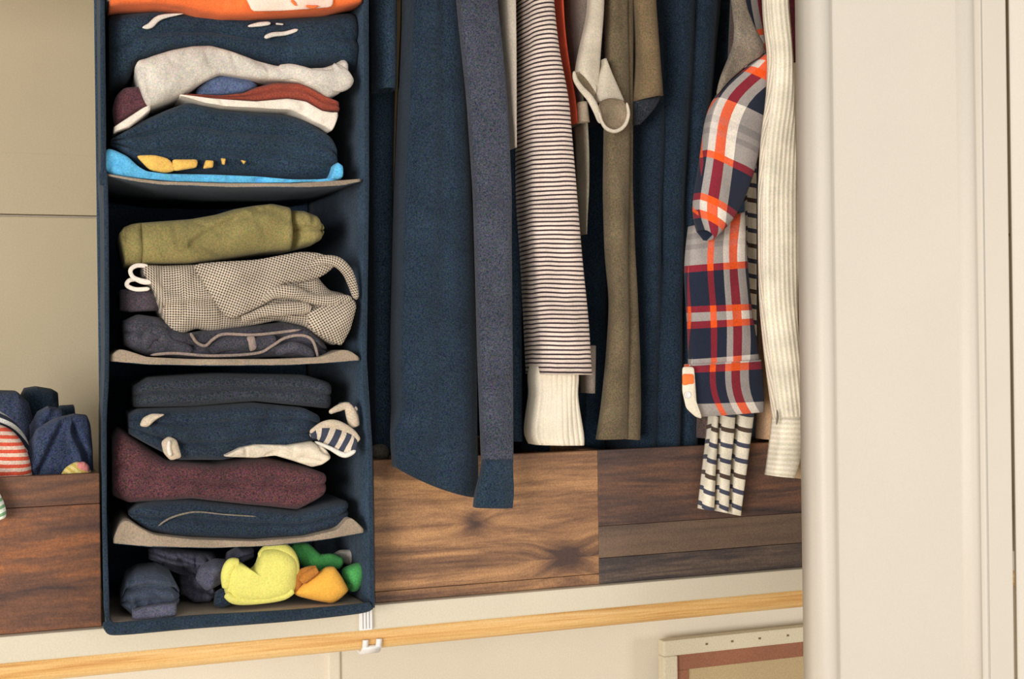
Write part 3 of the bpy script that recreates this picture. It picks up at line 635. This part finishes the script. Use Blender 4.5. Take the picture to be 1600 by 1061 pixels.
fold('denim_body', [(192, 500), (215, 490), (250, 495), (290, 520), (340, 513), (400, 508), (450, 502), (480, 509), (500, 525), (516, 543)], [(192, 540), (225, 557), (300, 560), (400, 560), (440, 558), (500, 561), (516, 552)], G0+.008, .19, M['greydenim'], t, layers=2, seed=28, wrinkle=.007, creases=[[(240, 508), (262, 535), (320, 548), (400, 545), (440, 530), (490, 540)]])
sm_ = lambda path, r=2.2: tube('seam', [(a, b, r) for a, b in path], G0+.004, M['seam'], t, n=44, m=8)
sm_([(233, 555), (270, 552), (330, 556), (400, 552), (425, 540), (445, 528), (470, 524), (488, 532), (497, 560)]); sm_([(296, 520), (306, 535), (320, 540), (332, 530), (350, 522), (400, 523), (470, 515)])
tube('denim_fold', [(225, 545, 6), (232, 525, 10), (250, 520, 9), (262, 535, 8), (300, 549, 7)], G0+.008, M['greydenim'], t, n=30, wrinkle=.002); tube('denim_fold', [(325, 545, 8), (360, 536, 10), (400, 536, 11), (430, 528, 7)], G0+.010, M['greydenim'], t, n=30, wrinkle=.002)
tube('denim_fold', [(430, 552, 5), (455, 543, 8), (480, 550, 7), (488, 560, 4)], G0+.006, M['greydenim'], t, n=24); puff('belt_loop', [(384, 526), (397, 524), (401, 545), (390, 550)], G0+.002, .004, M['seam'], t, n=20, sm=1, wrinkle=0)

# third shelf
M['softblack'] = dark('soft_black_fleece', 52, 56, 64, grain=.6)
M['inkdeep'] = dark('deep_blue_black_knit', 38, 50, 64)
single(fold('folded_sweater', [(206, 604), (230, 590), (350, 584), (480, 586), (522, 598)], [(206, 638), (300, 636), (400, 628), (522, 640)], G0+.02, .17, M['softblack'], seed=31, layers=2), 'charcoal folded sweater on top of the third shelf stack', 'sweater', T3)
t = thing('folded_sweater', at0(340, 718, G0), 'faded black bunched sweater with pale lining glimpses on third shelf', 'sweater', T3)
fold('sweater_body', [(200, 648), (215, 640), (300, 637), (400, 630), (480, 638), (505, 650)], [(200, 680), (240, 702), (280, 722), (350, 722), (400, 712), (460, 700), (505, 690)], G0+.006, .18, M['inkdeep'], t, seed=32, layers=3, wrinkle=.007)
M['beige'] = fabric('beige_lining', srgb(206, 188, 164), grain=.2)
puff('lining', [(216, 666), (221, 653), (235, 646), (258, 647), (242, 656), (229, 668)], G0+.002, .005, M['beige'], t, n=24, sm=1); puff('lining', [(250, 690), (262, 681), (275, 687), (283, 715), (265, 720), (254, 708)], G0+.002, .007, M['beige'], t, n=28, sm=1)
tube('lining_fold', [(264, 688, 2), (263, 700, 3), (266, 713, 3)], G0-.006, M['cream'], t, n=14)
single(fold('folded_shirt', [(352, 712), (375, 700), (400, 695), (450, 696), (490, 690), (508, 698), (518, 713)], [(352, 714), (400, 716), (430, 712), (460, 721), (490, 731), (505, 727), (518, 716)], G0-.002, .15, fabric('ivory_cotton', srgb(222, 208, 186), grain=.15), seed=33, end=.008, wrinkle=.006, wf=(26, 40)), 'ivory crumpled cloth strip lying above the maroon sweater', 'shirt', T3)
M['navystripe'] = fabric('navy_grey_striped_jersey', pattern=stripes('v', .014, .55, srgb(214, 198, 178), srgb(62, 66, 82), .006), grain=.2)
t = thing('rolled_shirt', at0(525, 712, G0), 'grey and navy striped shirt wad at the right of the third shelf', 'shirt', T3)
tube('roll', [(484, 681, 5), (500, 676, 11), (525, 686, 17), (545, 694, 18), (557, 695, 12)], G0-.006, M['navystripe'], t, flat=.6, wrinkle=.002)
tube('roll_edge', [(484, 676, 3), (505, 665, 6), (525, 664, 7), (548, 677, 7), (560, 690, 5)], G0-.008, M['beige'], t, flat=.7); tube('sleeve_loop', [(514, 645, 3), (528, 638, 5), (542, 635, 6), (550, 650, 9), (554, 668, 8)], G0+.002, M['beige'], t, flat=.7)
tube('sleeve_loop', [(528, 632, 3), (545, 633, 4), (558, 642, 4)], G0+.004, M['navystripe'], t, flat=.7, n=20)
tube('roll_edge', [(492, 690, 2), (515, 700, 3), (538, 711, 4), (556, 704, 3)], G0-.014, M['offwhite'], t, n=20)
M['wine'] = dark('wine_red_knit', 88, 54, 58, grain=.6)
single(fold('folded_sweater', [(174, 690), (185, 672), (215, 690), (260, 722), (340, 728), (420, 718), (490, 733), (514, 742)], [(174, 780), (200, 790), (300, 782), (400, 793), (470, 800), (514, 775)], G0+.006, .18, M['wine'], seed=34, wrinkle=.007, layers=2), 'wine red folded knit sweater on the third shelf', 'sweater', T3)
t = thing('folded_trousers', at0(380, 846, G0), 'black folded trousers with a thin pale seam under the wine sweater', 'trousers', T3)
fold('trousers_body', [(200, 802), (215, 791), (250, 784), (300, 783), (400, 794), (470, 801), (520, 790), (550, 786)], [(200, 808), (230, 832), (280, 842), (400, 846), (480, 840), (530, 826), (550, 812)], G0+.004, .19, M['inkdeep'], t, seed=35, layers=2)
tube('seam', [(246, 822, 1.2), (262, 811, 1.4), (285, 803, 1.4), (310, 800, 1.2), (350, 804, 1), (400, 807, 1.2)], G0+.001, M['taupe'], t, n=30, m=6)

# organiser floor: socks
M['slate'] = dark('slate_grey_knit', 88, 88, 104, grain=.35); M['slate2'] = dark('blue_grey_knit', 66, 74, 90, grain=.35)
S0 = OY+.05
t = thing('sock_pair', at0(235, 965, S0-.02), 'dark slate sock bundle at the front left of the organiser floor', 'socks', T4)
fold('sock', [(187, 935), (196, 905), (215, 893), (245, 890), (268, 900), (281, 925)], [(187, 950), (205, 968), (240, 967), (270, 960), (281, 945)], S0-.03, .09, M['slate2'], t, layers=3, seed=41, wrinkle=.010, wf=(26, 30), n=60, creases=[[(195, 925), (230, 915), (275, 922)]], cdep=.008, sharp=.6)
fold('sock_cuff', [(206, 955), (225, 950), (250, 946), (276, 944)], [(210, 970), (240, 969), (276, 963)], S0-.042, .02, M['slate'], t, seed=42, n=40, end=.006)
t = thing('sock_pair', at0(290, 935, S0+.03), 'mid grey crumpled socks behind the slate bundle', 'socks', T4)
fold('sock', [(226, 862), (236, 857), (262, 862), (300, 866), (335, 870)], [(230, 878), (250, 892), (285, 905), (310, 925), (335, 915)], S0+.03, .06, M['slate'], t, layers=3, seed=3, wrinkle=.008, wf=(40, 40), n=60, creases=[[(235, 880), (270, 892), (310, 890)]], cdep=.008)
fold('sock', [(278, 905), (295, 897), (320, 905), (336, 925)], [(284, 935), (300, 946), (325, 944), (336, 935)], S0+.02, .06, M['slate'], t, layers=2, seed=4, wrinkle=.008, wf=(40, 40), n=50)
t = thing('sock_pair', at0(330, 940, S0+.02), 'light grey rolled socks just left of the yellow sock', 'socks', T4)
puff('sock', [(300, 905), (308, 884), (332, 872), (352, 874), (358, 898), (340, 914), (318, 924)], S0+.004, .016, M['slate'], t, seed=43, wrinkle=.012, wf=44)
fold('sock_leg', [(350, 885), (358, 868), (372, 860), (396, 860)], [(352, 900), (365, 890), (380, 880), (396, 874)], S0+.03, .05, M['slate'], t, seed=5, wrinkle=.006, n=40, layers=2); puff('sock_toe', [(330, 946), (333, 925), (345, 918), (358, 928), (360, 944), (345, 950)], S0-.002, .014, M['inkdeep'], t, seed=44)
M['yellow'] = fabric('lemon_yellow_knit', srgb(232, 224, 118), grain=.12, mott=.1); M['green'] = fabric('leaf_green_knit', srgb(84, 172, 92), grain=.25); M['tangerine'] = fabric('tangerine_knit', srgb(250, 184, 74), grain=.12, mott=.1); M['amberdark'] = fabric('burnt_amber_knit', srgb(190, 122, 52), grain=.2)
t = thing('sock_pair', at0(405, 942, S0-.02), 'lemon yellow socks curled in a U on the organiser floor', 'socks', T4)
puff('sock', [(347, 925), (348, 905), (352, 884), (368, 875), (380, 882), (386, 892), (398, 882), (405, 855), (430, 851), (450, 858), (463, 875), (462, 915), (452, 932), (420, 940), (380, 943), (356, 938)], S0-.012, .024, M['yellow'], t, seed=45, wrinkle=.005, wf=30, sm=1, p=2.6)
tube('sock_cuff', [(351, 928, 5), (366, 938, 6), (400, 938, 6), (440, 932, 6), (458, 922, 5)], S0-.026, M['yellow'], t, flat=.8, n=40); tube('sock_leg', [(352, 920, 6), (352, 898, 8), (360, 882, 9), (372, 880, 6)], S0-.022, M['yellow'], t, flat=.8); tube('sock_leg', [(403, 872, 6), (420, 862, 12), (442, 864, 13), (456, 882, 10), (458, 910, 7)], S0-.018, M['yellow'], t, flat=.7, n=40)
t = thing('sock_pair', at0(510, 915, S0+.02), 'leaf green socks behind the tangerine sock', 'socks', T4)
tube('sock', [(452, 853, 7), (470, 862, 15), (492, 880, 16), (515, 878, 13), (535, 880, 9)], S0+.02, M['green'], t, flat=.8, n=40, wrinkle=.003); tube('sock', [(548, 882, 14), (553, 897, 18), (551, 912, 15), (544, 922, 7)], S0+.004, M['green'], t, flat=.9, n=24, wrinkle=.003)
t = thing('sock_pair', at0(500, 942, S0-.02), 'tangerine folded sock with burnt amber end at right of the yellow', 'socks', T4)
puff('sock', [(455, 926), (480, 905), (508, 886), (521, 884), (533, 900), (545, 922), (530, 936), (518, 943), (490, 938), (465, 932)], S0-.016, .016, M['tangerine'], t, seed=46, sm=1, wrinkle=.002); tube('sock_end', [(457, 924, 6), (464, 906, 9), (478, 893, 8), (494, 888, 5)], S0-.018, M['amberdark'], t, flat=.8, wrinkle=.002); tube('sock_end', [(470, 910, 5), (480, 900, 7), (496, 890, 5)], S0-.026, M['amberdark'], t, flat=.8)
single(puff('sock_pair', [(518, 866), (530, 859), (556, 858), (561, 872), (556, 884), (540, 882)], S0+.05, .012, M['cream'], seed=47), 'cream sock end at the back right of the organiser floor', 'socks', T4)

# ---------------------------------------------------------------- hanging garments
TAPER = None
HG = 'garments on the upper rod'
TOP = -185
def garment(name, px, Y, label, cat): return thing(name, Vector((P(px, 400, Y).x, Y+.05, 1.4)), label, cat, HG)
t = garment('hanging_coat', 600, .05, 'blue-black coat hanging right beside the organiser', 'coat')
hang('coat_body', [(TOP, 585, 628), (300, 586, 618), (712, 590, 618)], .05, .3, M['lifted_dark'], t, seed=51, wrinkle=.004)
hang('sleeve', [(TOP, 576, 622), (0, 578, 622), (137, 580, 621)], .0, .04, M['lifted_dark'], t, seed=52, wrinkle=.006)
t = garment('hanging_dress', 680, -.045, 'long blue-black dress overlapping the front of the middle crate', 'dress')
hang('dress_body', [(TOP, 625, 724), (0, 626, 728), (300, 612, 742), (560, 606, 750), (690, 609, 750), (712, 610, 748, 752), (733, 612, 778, 752)], -.052, [(TOP, .085), (640, .085), (680, .045), (800, .045)], M['coat'], t, seed=53, lobes=2, amp=.003, wrinkle=.008, wf=(9, 2), r=.02, sag=.008)
t = garment('hanging_cardigan', 770, -.06, 'charcoal grey cardigan sleeve with dark cuff over the middle crate', 'cardigan')
hang('sleeve', [(TOP, 703, 775), (0, 712, 780), (150, 728, 793), (300, 738, 801), (560, 745, 802), (723, 751, 802)], -.078, .024, M['charcoal'], t, seed=54, wrinkle=.008, wf=(16, 4), r=.01)
hang('cuff', [(719, 752, 802), (750, 748, 803), (768, 740, 806), (795, 738, 803)], -.08, .024, M['ink'], t, seed=55, wrinkle=.006, wf=(30, 12), r=.009)
hang('body', [(TOP, 778, 806), (300, 800, 818), (690, 803, 818)], -.0+.045, .2, M['navy'], t, seed=56)
t = garment('hanging_shirt', 796, -.02, 'narrow cream shirt edge beside the charcoal cardigan', 'shirt')
hang('shirt_body', [(TOP, 772, 807), (0, 779, 808), (100, 787, 808), (230, 797, 808)], -.03, .025, M['cream'], t, seed=57, wrinkle=.005)
M['teestripe'] = fabric('cream_tee_dark_pinstripes', pattern=stripes('v', .0058, .40, srgb(232, 212, 198), srgb(66, 52, 56), .006), grain=.12)
t = garment('hanging_tee', 865, -.03, 'cream tee with thin dark stripes, longest striped garment', 'shirt')
hang('tee_body', [(TOP, 808, 858), (0, 808, 867), (80, 808, 877), (150, 806, 892), (300, 806, 905), (400, 813, 914), (500, 818, 924), (586, 822, 929)], -.05, .08, M['teestripe'], t, seed=58, wrinkle=.007, wf=(14, 4), r=.02)
M['warmgrey'] = fabric('warm_grey_jersey', srgb(140, 128, 118), grain=.25)
hang('inner_back', [(540, 904, 931), (615, 907, 930)], -.0, .03, M['warmgrey'], t, seed=59)
M['ivory'] = fabric('ivory_shirt_cotton', srgb(238, 226, 204), grain=.1, mott=.08)
t = garment('hanging_blouse', 866, -.03, 'ivory gathered shirt tail showing below the striped tee', 'shirt')
hang('shirt_tail', [(572, 826, 905), (590, 822, 908), (612, 825, 905), (616, 825, 905), (640, 821, 908), (675, 816, 914), (690, 818, 916), (697, 824, 915)], -.036, .05, M['ivory'], t, lobes=9, amp=.0009, seed=60, wrinkle=.005, wf=(30, 8), r=.018, step=.005)
single(hang('hanging_shirt', [(TOP, 860, 881), (0, 866, 880), (60, 872, 884), (110, 880, 891), (165, 890, 902), (192, 896, 902)], .0, .1, fabric('orange_red_jersey', srgb(252, 104, 72), grain=.15), seed=61, wrinkle=.003, r=.006), 'narrow orange-red shirt edge behind the striped tee', 'shirt', HG)
t = garment('hanging_shirt', 900, .02, 'mottled grey shirt with pale tail between orange edge and beige sleeve', 'shirt')
hang('sleeve', [(TOP, 878, 922), (0, 881, 921), (60, 884, 917), (110, 889, 908), (170, 897, 912), (192, 900, 914)], .015, .05, M['warmgrey'], t, seed=62, wrinkle=.007)
hang('shirt_tail', [(180, 900, 917), (230, 901, 920), (290, 904, 921), (330, 909, 918), (366, 913, 917)], .02, .04, fabric('pale_sage_jersey', srgb(196, 188, 166), grain=.2), t, seed=63, wrinkle=.006)
hang('cuff', [(158, 901, 918), (190, 902, 922)], -.006, .015, M['beige'], t, seed=64)
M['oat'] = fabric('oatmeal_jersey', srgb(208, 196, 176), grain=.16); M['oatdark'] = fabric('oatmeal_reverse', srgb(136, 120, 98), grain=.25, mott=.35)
t = garment('hanging_sweatshirt', 935, -.02, 'oatmeal sleeve ending in a loose rolled cuff opening', 'sweatshirt')
hang('sleeve', [(TOP, 914, 946), (0, 918, 946), (30, 914, 944), (65, 905, 941), (88, 900, 104, 939), (110, 897, 150, 935)], -.03, .025, M['oat'], t, seed=65, wrinkle=.006)
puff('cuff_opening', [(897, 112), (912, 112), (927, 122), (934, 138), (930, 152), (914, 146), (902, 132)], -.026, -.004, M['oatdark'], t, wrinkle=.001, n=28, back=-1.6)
tube('cuff_rim', [(897, 111, 2.6), (899, 124, 4), (908, 138, 5), (922, 154, 6), (933, 175, 6), (938, 193, 4)], -.034, M['oat'], t, n=28, flat=.6)
hang('cuff', [(90, 939, 949), (108, 933, 957), (125, 928, 965), (143, 927, 973), (156, 930, 978)], -.034, .026, M['oat'], t, seed=66, wrinkle=.007, hem=False)
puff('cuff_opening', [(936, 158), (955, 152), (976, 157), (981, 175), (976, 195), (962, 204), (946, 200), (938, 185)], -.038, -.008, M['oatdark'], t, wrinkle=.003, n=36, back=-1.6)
tube('cuff_rim', [(979, 160, 2.4), (982, 178, 2.6), (976, 196, 3), (962, 205, 3), (948, 201, 3), (940, 190, 2.6), (935, 174, 2.4)], -.044, M['oat'], t, n=30)
single(hang('hanging_sweater', [(TOP, 945, 992), (0, 942, 992), (80, 940, 994), (130, 958, 994), (170, 972, 992), (182, 974, 990)], .02, .16, M['plum'], seed=67, wrinkle=.006), 'dark plum-grey sweater behind the oatmeal sleeve', 'sweater', HG)
M['khaki'] = fabric('khaki_brown_knit', srgb(128, 108, 80), grain=.35)
t = garment('hanging_sweater', 1010, -.01, 'short khaki brown sleeve with dark lining, high up', 'sweater')
hang('sleeve', [(TOP, 978, 1022), (0, 987, 1027), (60, 991, 1031), (110, 992, 1034), (154, 985, 147, 1038)], -.02, .035, M['khaki'], t, seed=68, wrinkle=.006)
hang('sleeve_lining', [(120, 994, 1034), (150, 988, 1036), (165, 986, 1030), (180, 986, 1014), (194, 985, 1000)], -.01, .02, M['softblack'], t, seed=69)
M['moss'] = fabric('moss_brown_knit', srgb(112, 98, 76), grain=.38)
t = garment('hanging_cardigan', 970, .0, 'long moss brown cardigan sleeve with a central fold', 'cardigan')
hang('sleeve', [(TOP, 946, 982), (180, 943, 984), (300, 941, 984), (400, 944, 982), (470, 952, 984), (560, 946, 984), (640, 938, 984), (688, 930, 686, 984)], -.012, .022, M['moss'], t, seed=70, wrinkle=.008, wf=(18, 5), r=.010)
hang('sleeve', [(TOP, 962, 992), (180, 962, 990), (300, 960, 989), (400, 958, 995), (470, 960, 1000), (560, 960, 1003), (640, 960, 1003), (686, 962, 688, 1001)], -.0, .020, M['moss'], t, seed=71, wrinkle=.007, wf=(18, 5), r=.009)
t = garment('hanging_coat', 1050, .03, 'broad blue-black coat between moss cardigan and plaid sleeve', 'coat')
hang('coat_body', [(TOP, 1004, 1146), (0, 1004, 1140), (300, 1002, 1112), (708, 1002, 1108)], .03, .26, M['coat'], t, seed=72, lobes=3, amp=.008, wrinkle=.010, wf=(10, 3), r=.03)
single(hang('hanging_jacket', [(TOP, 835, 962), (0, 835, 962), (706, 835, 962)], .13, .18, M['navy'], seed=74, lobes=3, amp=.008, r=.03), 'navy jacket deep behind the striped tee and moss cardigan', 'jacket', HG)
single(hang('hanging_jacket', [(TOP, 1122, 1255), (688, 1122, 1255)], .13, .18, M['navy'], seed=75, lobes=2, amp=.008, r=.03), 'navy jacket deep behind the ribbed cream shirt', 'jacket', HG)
# plaid shirt
PL1 = fabric('red_navy_grey_plaid', pattern=plaid(.19, .197, .96, .06), grain=.14, mott=.1); PL2 = fabric('red_navy_grey_plaid_upper', pattern=plaid(.19, .197, .20, .62), grain=.14, mott=.1)
PL3 = fabric('red_navy_grey_plaid_cuff', pattern=plaid(.19, .21, .95, .74), grain=.14, mott=.1)
t = garment('hanging_plaid_shirt', 1130, -.06, 'orange, navy and grey plaid shirt with a bent sleeve', 'shirt')
hang('shirt_body', [(TOP, 1158, 1190), (0, 1160, 1190), (80, 1178, 1200), (110, 1184, 1200)], -.045, .03, PL2, t, seed=76, r=.01)
puff('sleeve_reverse', [(1140, -30), (1160, -30), (1166, 10), (1180, 45), (1196, 74), (1192, 88), (1172, 98), (1150, 116), (1134, 132), (1118, 152), (1124, 124), (1136, 96), (1146, 70), (1148, 40)], -0.1100, .008, fabric('plaid_reverse_grey', srgb(138, 126, 112), grain=.4, mott=.35), t, seed=77, sm=1)
hang('upper_sleeve', [(78, 1190, 82, 1207), (98, 1165, 118, 1206), (124, 1130, 150, 1202), (146, 1112, 180, 1197), (180, 1099, 215, 1193), (230, 1094, 265, 1182), (280, 1086, 315, 1164), (320, 1079, 352, 1144), (345, 1076, 366, 1126), (358, 1090, 374, 1114)], -0.1210, .03, PL2, t, seed=78, wrinkle=.005, r=.012)
hang('lower_sleeve', [(352, 1074, 330, 1166), (390, 1069, 385, 1168), (430, 1067, 422, 1171), (480, 1071, 478, 1177), (540, 1074, 530, 1186), (580, 1074, 572, 1192)], -0.0870, .03, PL1, t, seed=79, wrinkle=.007, wf=(24, 8), r=.012)
hang('cuff', [(570, 1067, 562, 1192), (600, 1065, 596, 1195), (630, 1070, 628, 1197), (652, 1084, 644, 1197)], -0.0930, .036, PL3, t, seed=80, wrinkle=.004, r=.01)
puff('placket', [(1066, 573), (1084, 573), (1086, 600), (1088, 630), (1097, 655), (1086, 651), (1072, 638), (1066, 612)], -.0985, .004, M['ivory'], t, sm=1, wrinkle=.0005)
puff('placket_stripe', [(1066, 584), (1084, 584), (1085, 602), (1066, 602)], -.1008, .003, M['orange'], t, sm=1, wrinkle=.0002, n=24)
bq = P(1075, 617, -.1035)
rings = []; uvr = []
for rr_, yy in ((.0005, .0002), (.0028, 0), (.004, -.0009), (.0046, 0), (.0046, .0015)):
    rings.append([Vector((bq.x+rr_*math.cos(a), bq.y+yy, bq.z+rr_*math.sin(a))) for a in [2*math.pi*i/16 for i in range(16)]]); uvr.append([(0, 0)]*17)
rings_mesh('button', rings, uvr, M['plastic'], t)
# striped shirt below it
M['barstripe'] = fabric('cream_shirt_navy_bars', pattern=stripes2(.0215, srgb(238, 228, 206), srgb(74, 76, 92), srgb(86, 70, 60)), grain=.12)
t = garment('hanging_striped_shirt', 1140, -.04, 'cream shirt with navy bars hanging below the plaid cuff', 'shirt')
hang('shirt_body', [(TOP, 1162, 1182), (260, 1163, 1183), (440, 1165, 1182), (600, 1166, 1183)], -.010, .018, M['barstripe'], t, seed=82, r=.01)
for i, (a, b, c_, d) in enumerate([(1108, 1124, 1090, 1117), (1122, 1150, 1117, 1138), (1148, 1180, 1137, 1159)]):
    hang('shirt_pleat', [(600, a, b), (648, a, b), (720, lerp(a, c_, .5), lerp(b, d, .5)), (797+i*4, c_, 799+i*4, d)], -.034+(0 if i != 1 else -.005), .022, M['barstripe'], t, seed=83+i*.1, wrinkle=.005, wf=(30, 10), r=.008)
# ribbed cream shirt
def ribpat(axis, p, ca, cb):
    def f(t_):
        u, v = t_.uv(); q = u if axis == 'u' else v
        k = t_.rng(t_.math('SINE', t_.math('MULTIPLY', q, 2*math.pi/p)), -1, 1, 0, 1)
        return t_.mix(k, (*ca, 1), (*cb, 1))
    return f
M['cordv'] = fabric('cream_corduroy', pattern=ribpat('u', .0068, srgb(230, 219, 194), srgb(250, 240, 219)), grain=.12, ribs=('u', .0068), bump=.25); M['cordh'] = fabric('cream_corduroy_cuff', pattern=ribpat('v', .0068, srgb(230, 219, 194), srgb(250, 240, 219)), grain=.12, ribs=('v', .0068), bump=.25)
t = garment('hanging_cord_shirt', 1220, -.07, 'cream corduroy shirt sleeve next to the white door', 'shirt')
hang('sleeve', [(TOP, 1188, 1232), (0, 1191, 1232), (40, 1194, 1236), (80, 1200, 1240), (150, 1197, 1243), (210, 1188, 1246), (300, 1183, 1250), (420, 1184, 1250), (480, 1186, 1246), (560, 1194, 1252), (658, 1207, 1257)], -0.1570, .03, M['cordv'], t, seed=86, wrinkle=.006, wf=(20, 5), r=.013)
hang('cuff', [(652, 1207, 1256), (690, 1203, 1256), (715, 1200, 1255), (732, 1198, 1250), (746, 1196, 748, 1243)], -0.1600, .036, M['cordh'], t, seed=87, wrinkle=.003, r=.012)
tube('cuff_slit', [(1214, 640, 1.2), (1215, 652, 1.8), (1213, 664, 1.2)], -0.1585, M['taupe'], t, n=12, m=8)
M['peach'] = fabric('peach_tan_cotton', srgb(216, 176, 138), grain=.2)
single(hang('hanging_shirt', [(TOP, 1186, 1212), (560, 1186, 1212), (688, 1180, 1214)], -.012, .04, M['peach'], seed=88), 'peach tan shirt hem behind the corduroy cuff', 'shirt', HG)
single(hang('hanging_shirt', [(TOP, 1150, 1168), (330, 1128, 1156), (560, 1092, 1118), (686, 1089, 1114)], -.004, .03, dark('dark_brown_cotton', 98, 78, 72), seed=89), 'dark brown shirt hem left of the navy-barred shirt', 'shirt', HG)
M['tan'] = fabric('tan_cotton', srgb(186, 158, 122), grain=.25)
single(hang('hanging_shirt', [(TOP, 1250, 1290), (60, 1250, 1290), (300, 1252, 1290), (560, 1250, 1290), (752, 1238, 1290)], -0.1150, .05, M['tan'], seed=90), 'tan shirt edge squeezed between corduroy sleeve and door', 'shirt', HG)
single(hang('hanging_shirt', [(TOP, 1232, 1249), (0, 1233, 1249), (60, 1239, 1249), (95, 1243, 1249)], -.06, .03, dark('dark_crimson_cotton', 110, 40, 48), seed=91), 'sliver of dark crimson shirt at the top beside the door', 'shirt', HG)
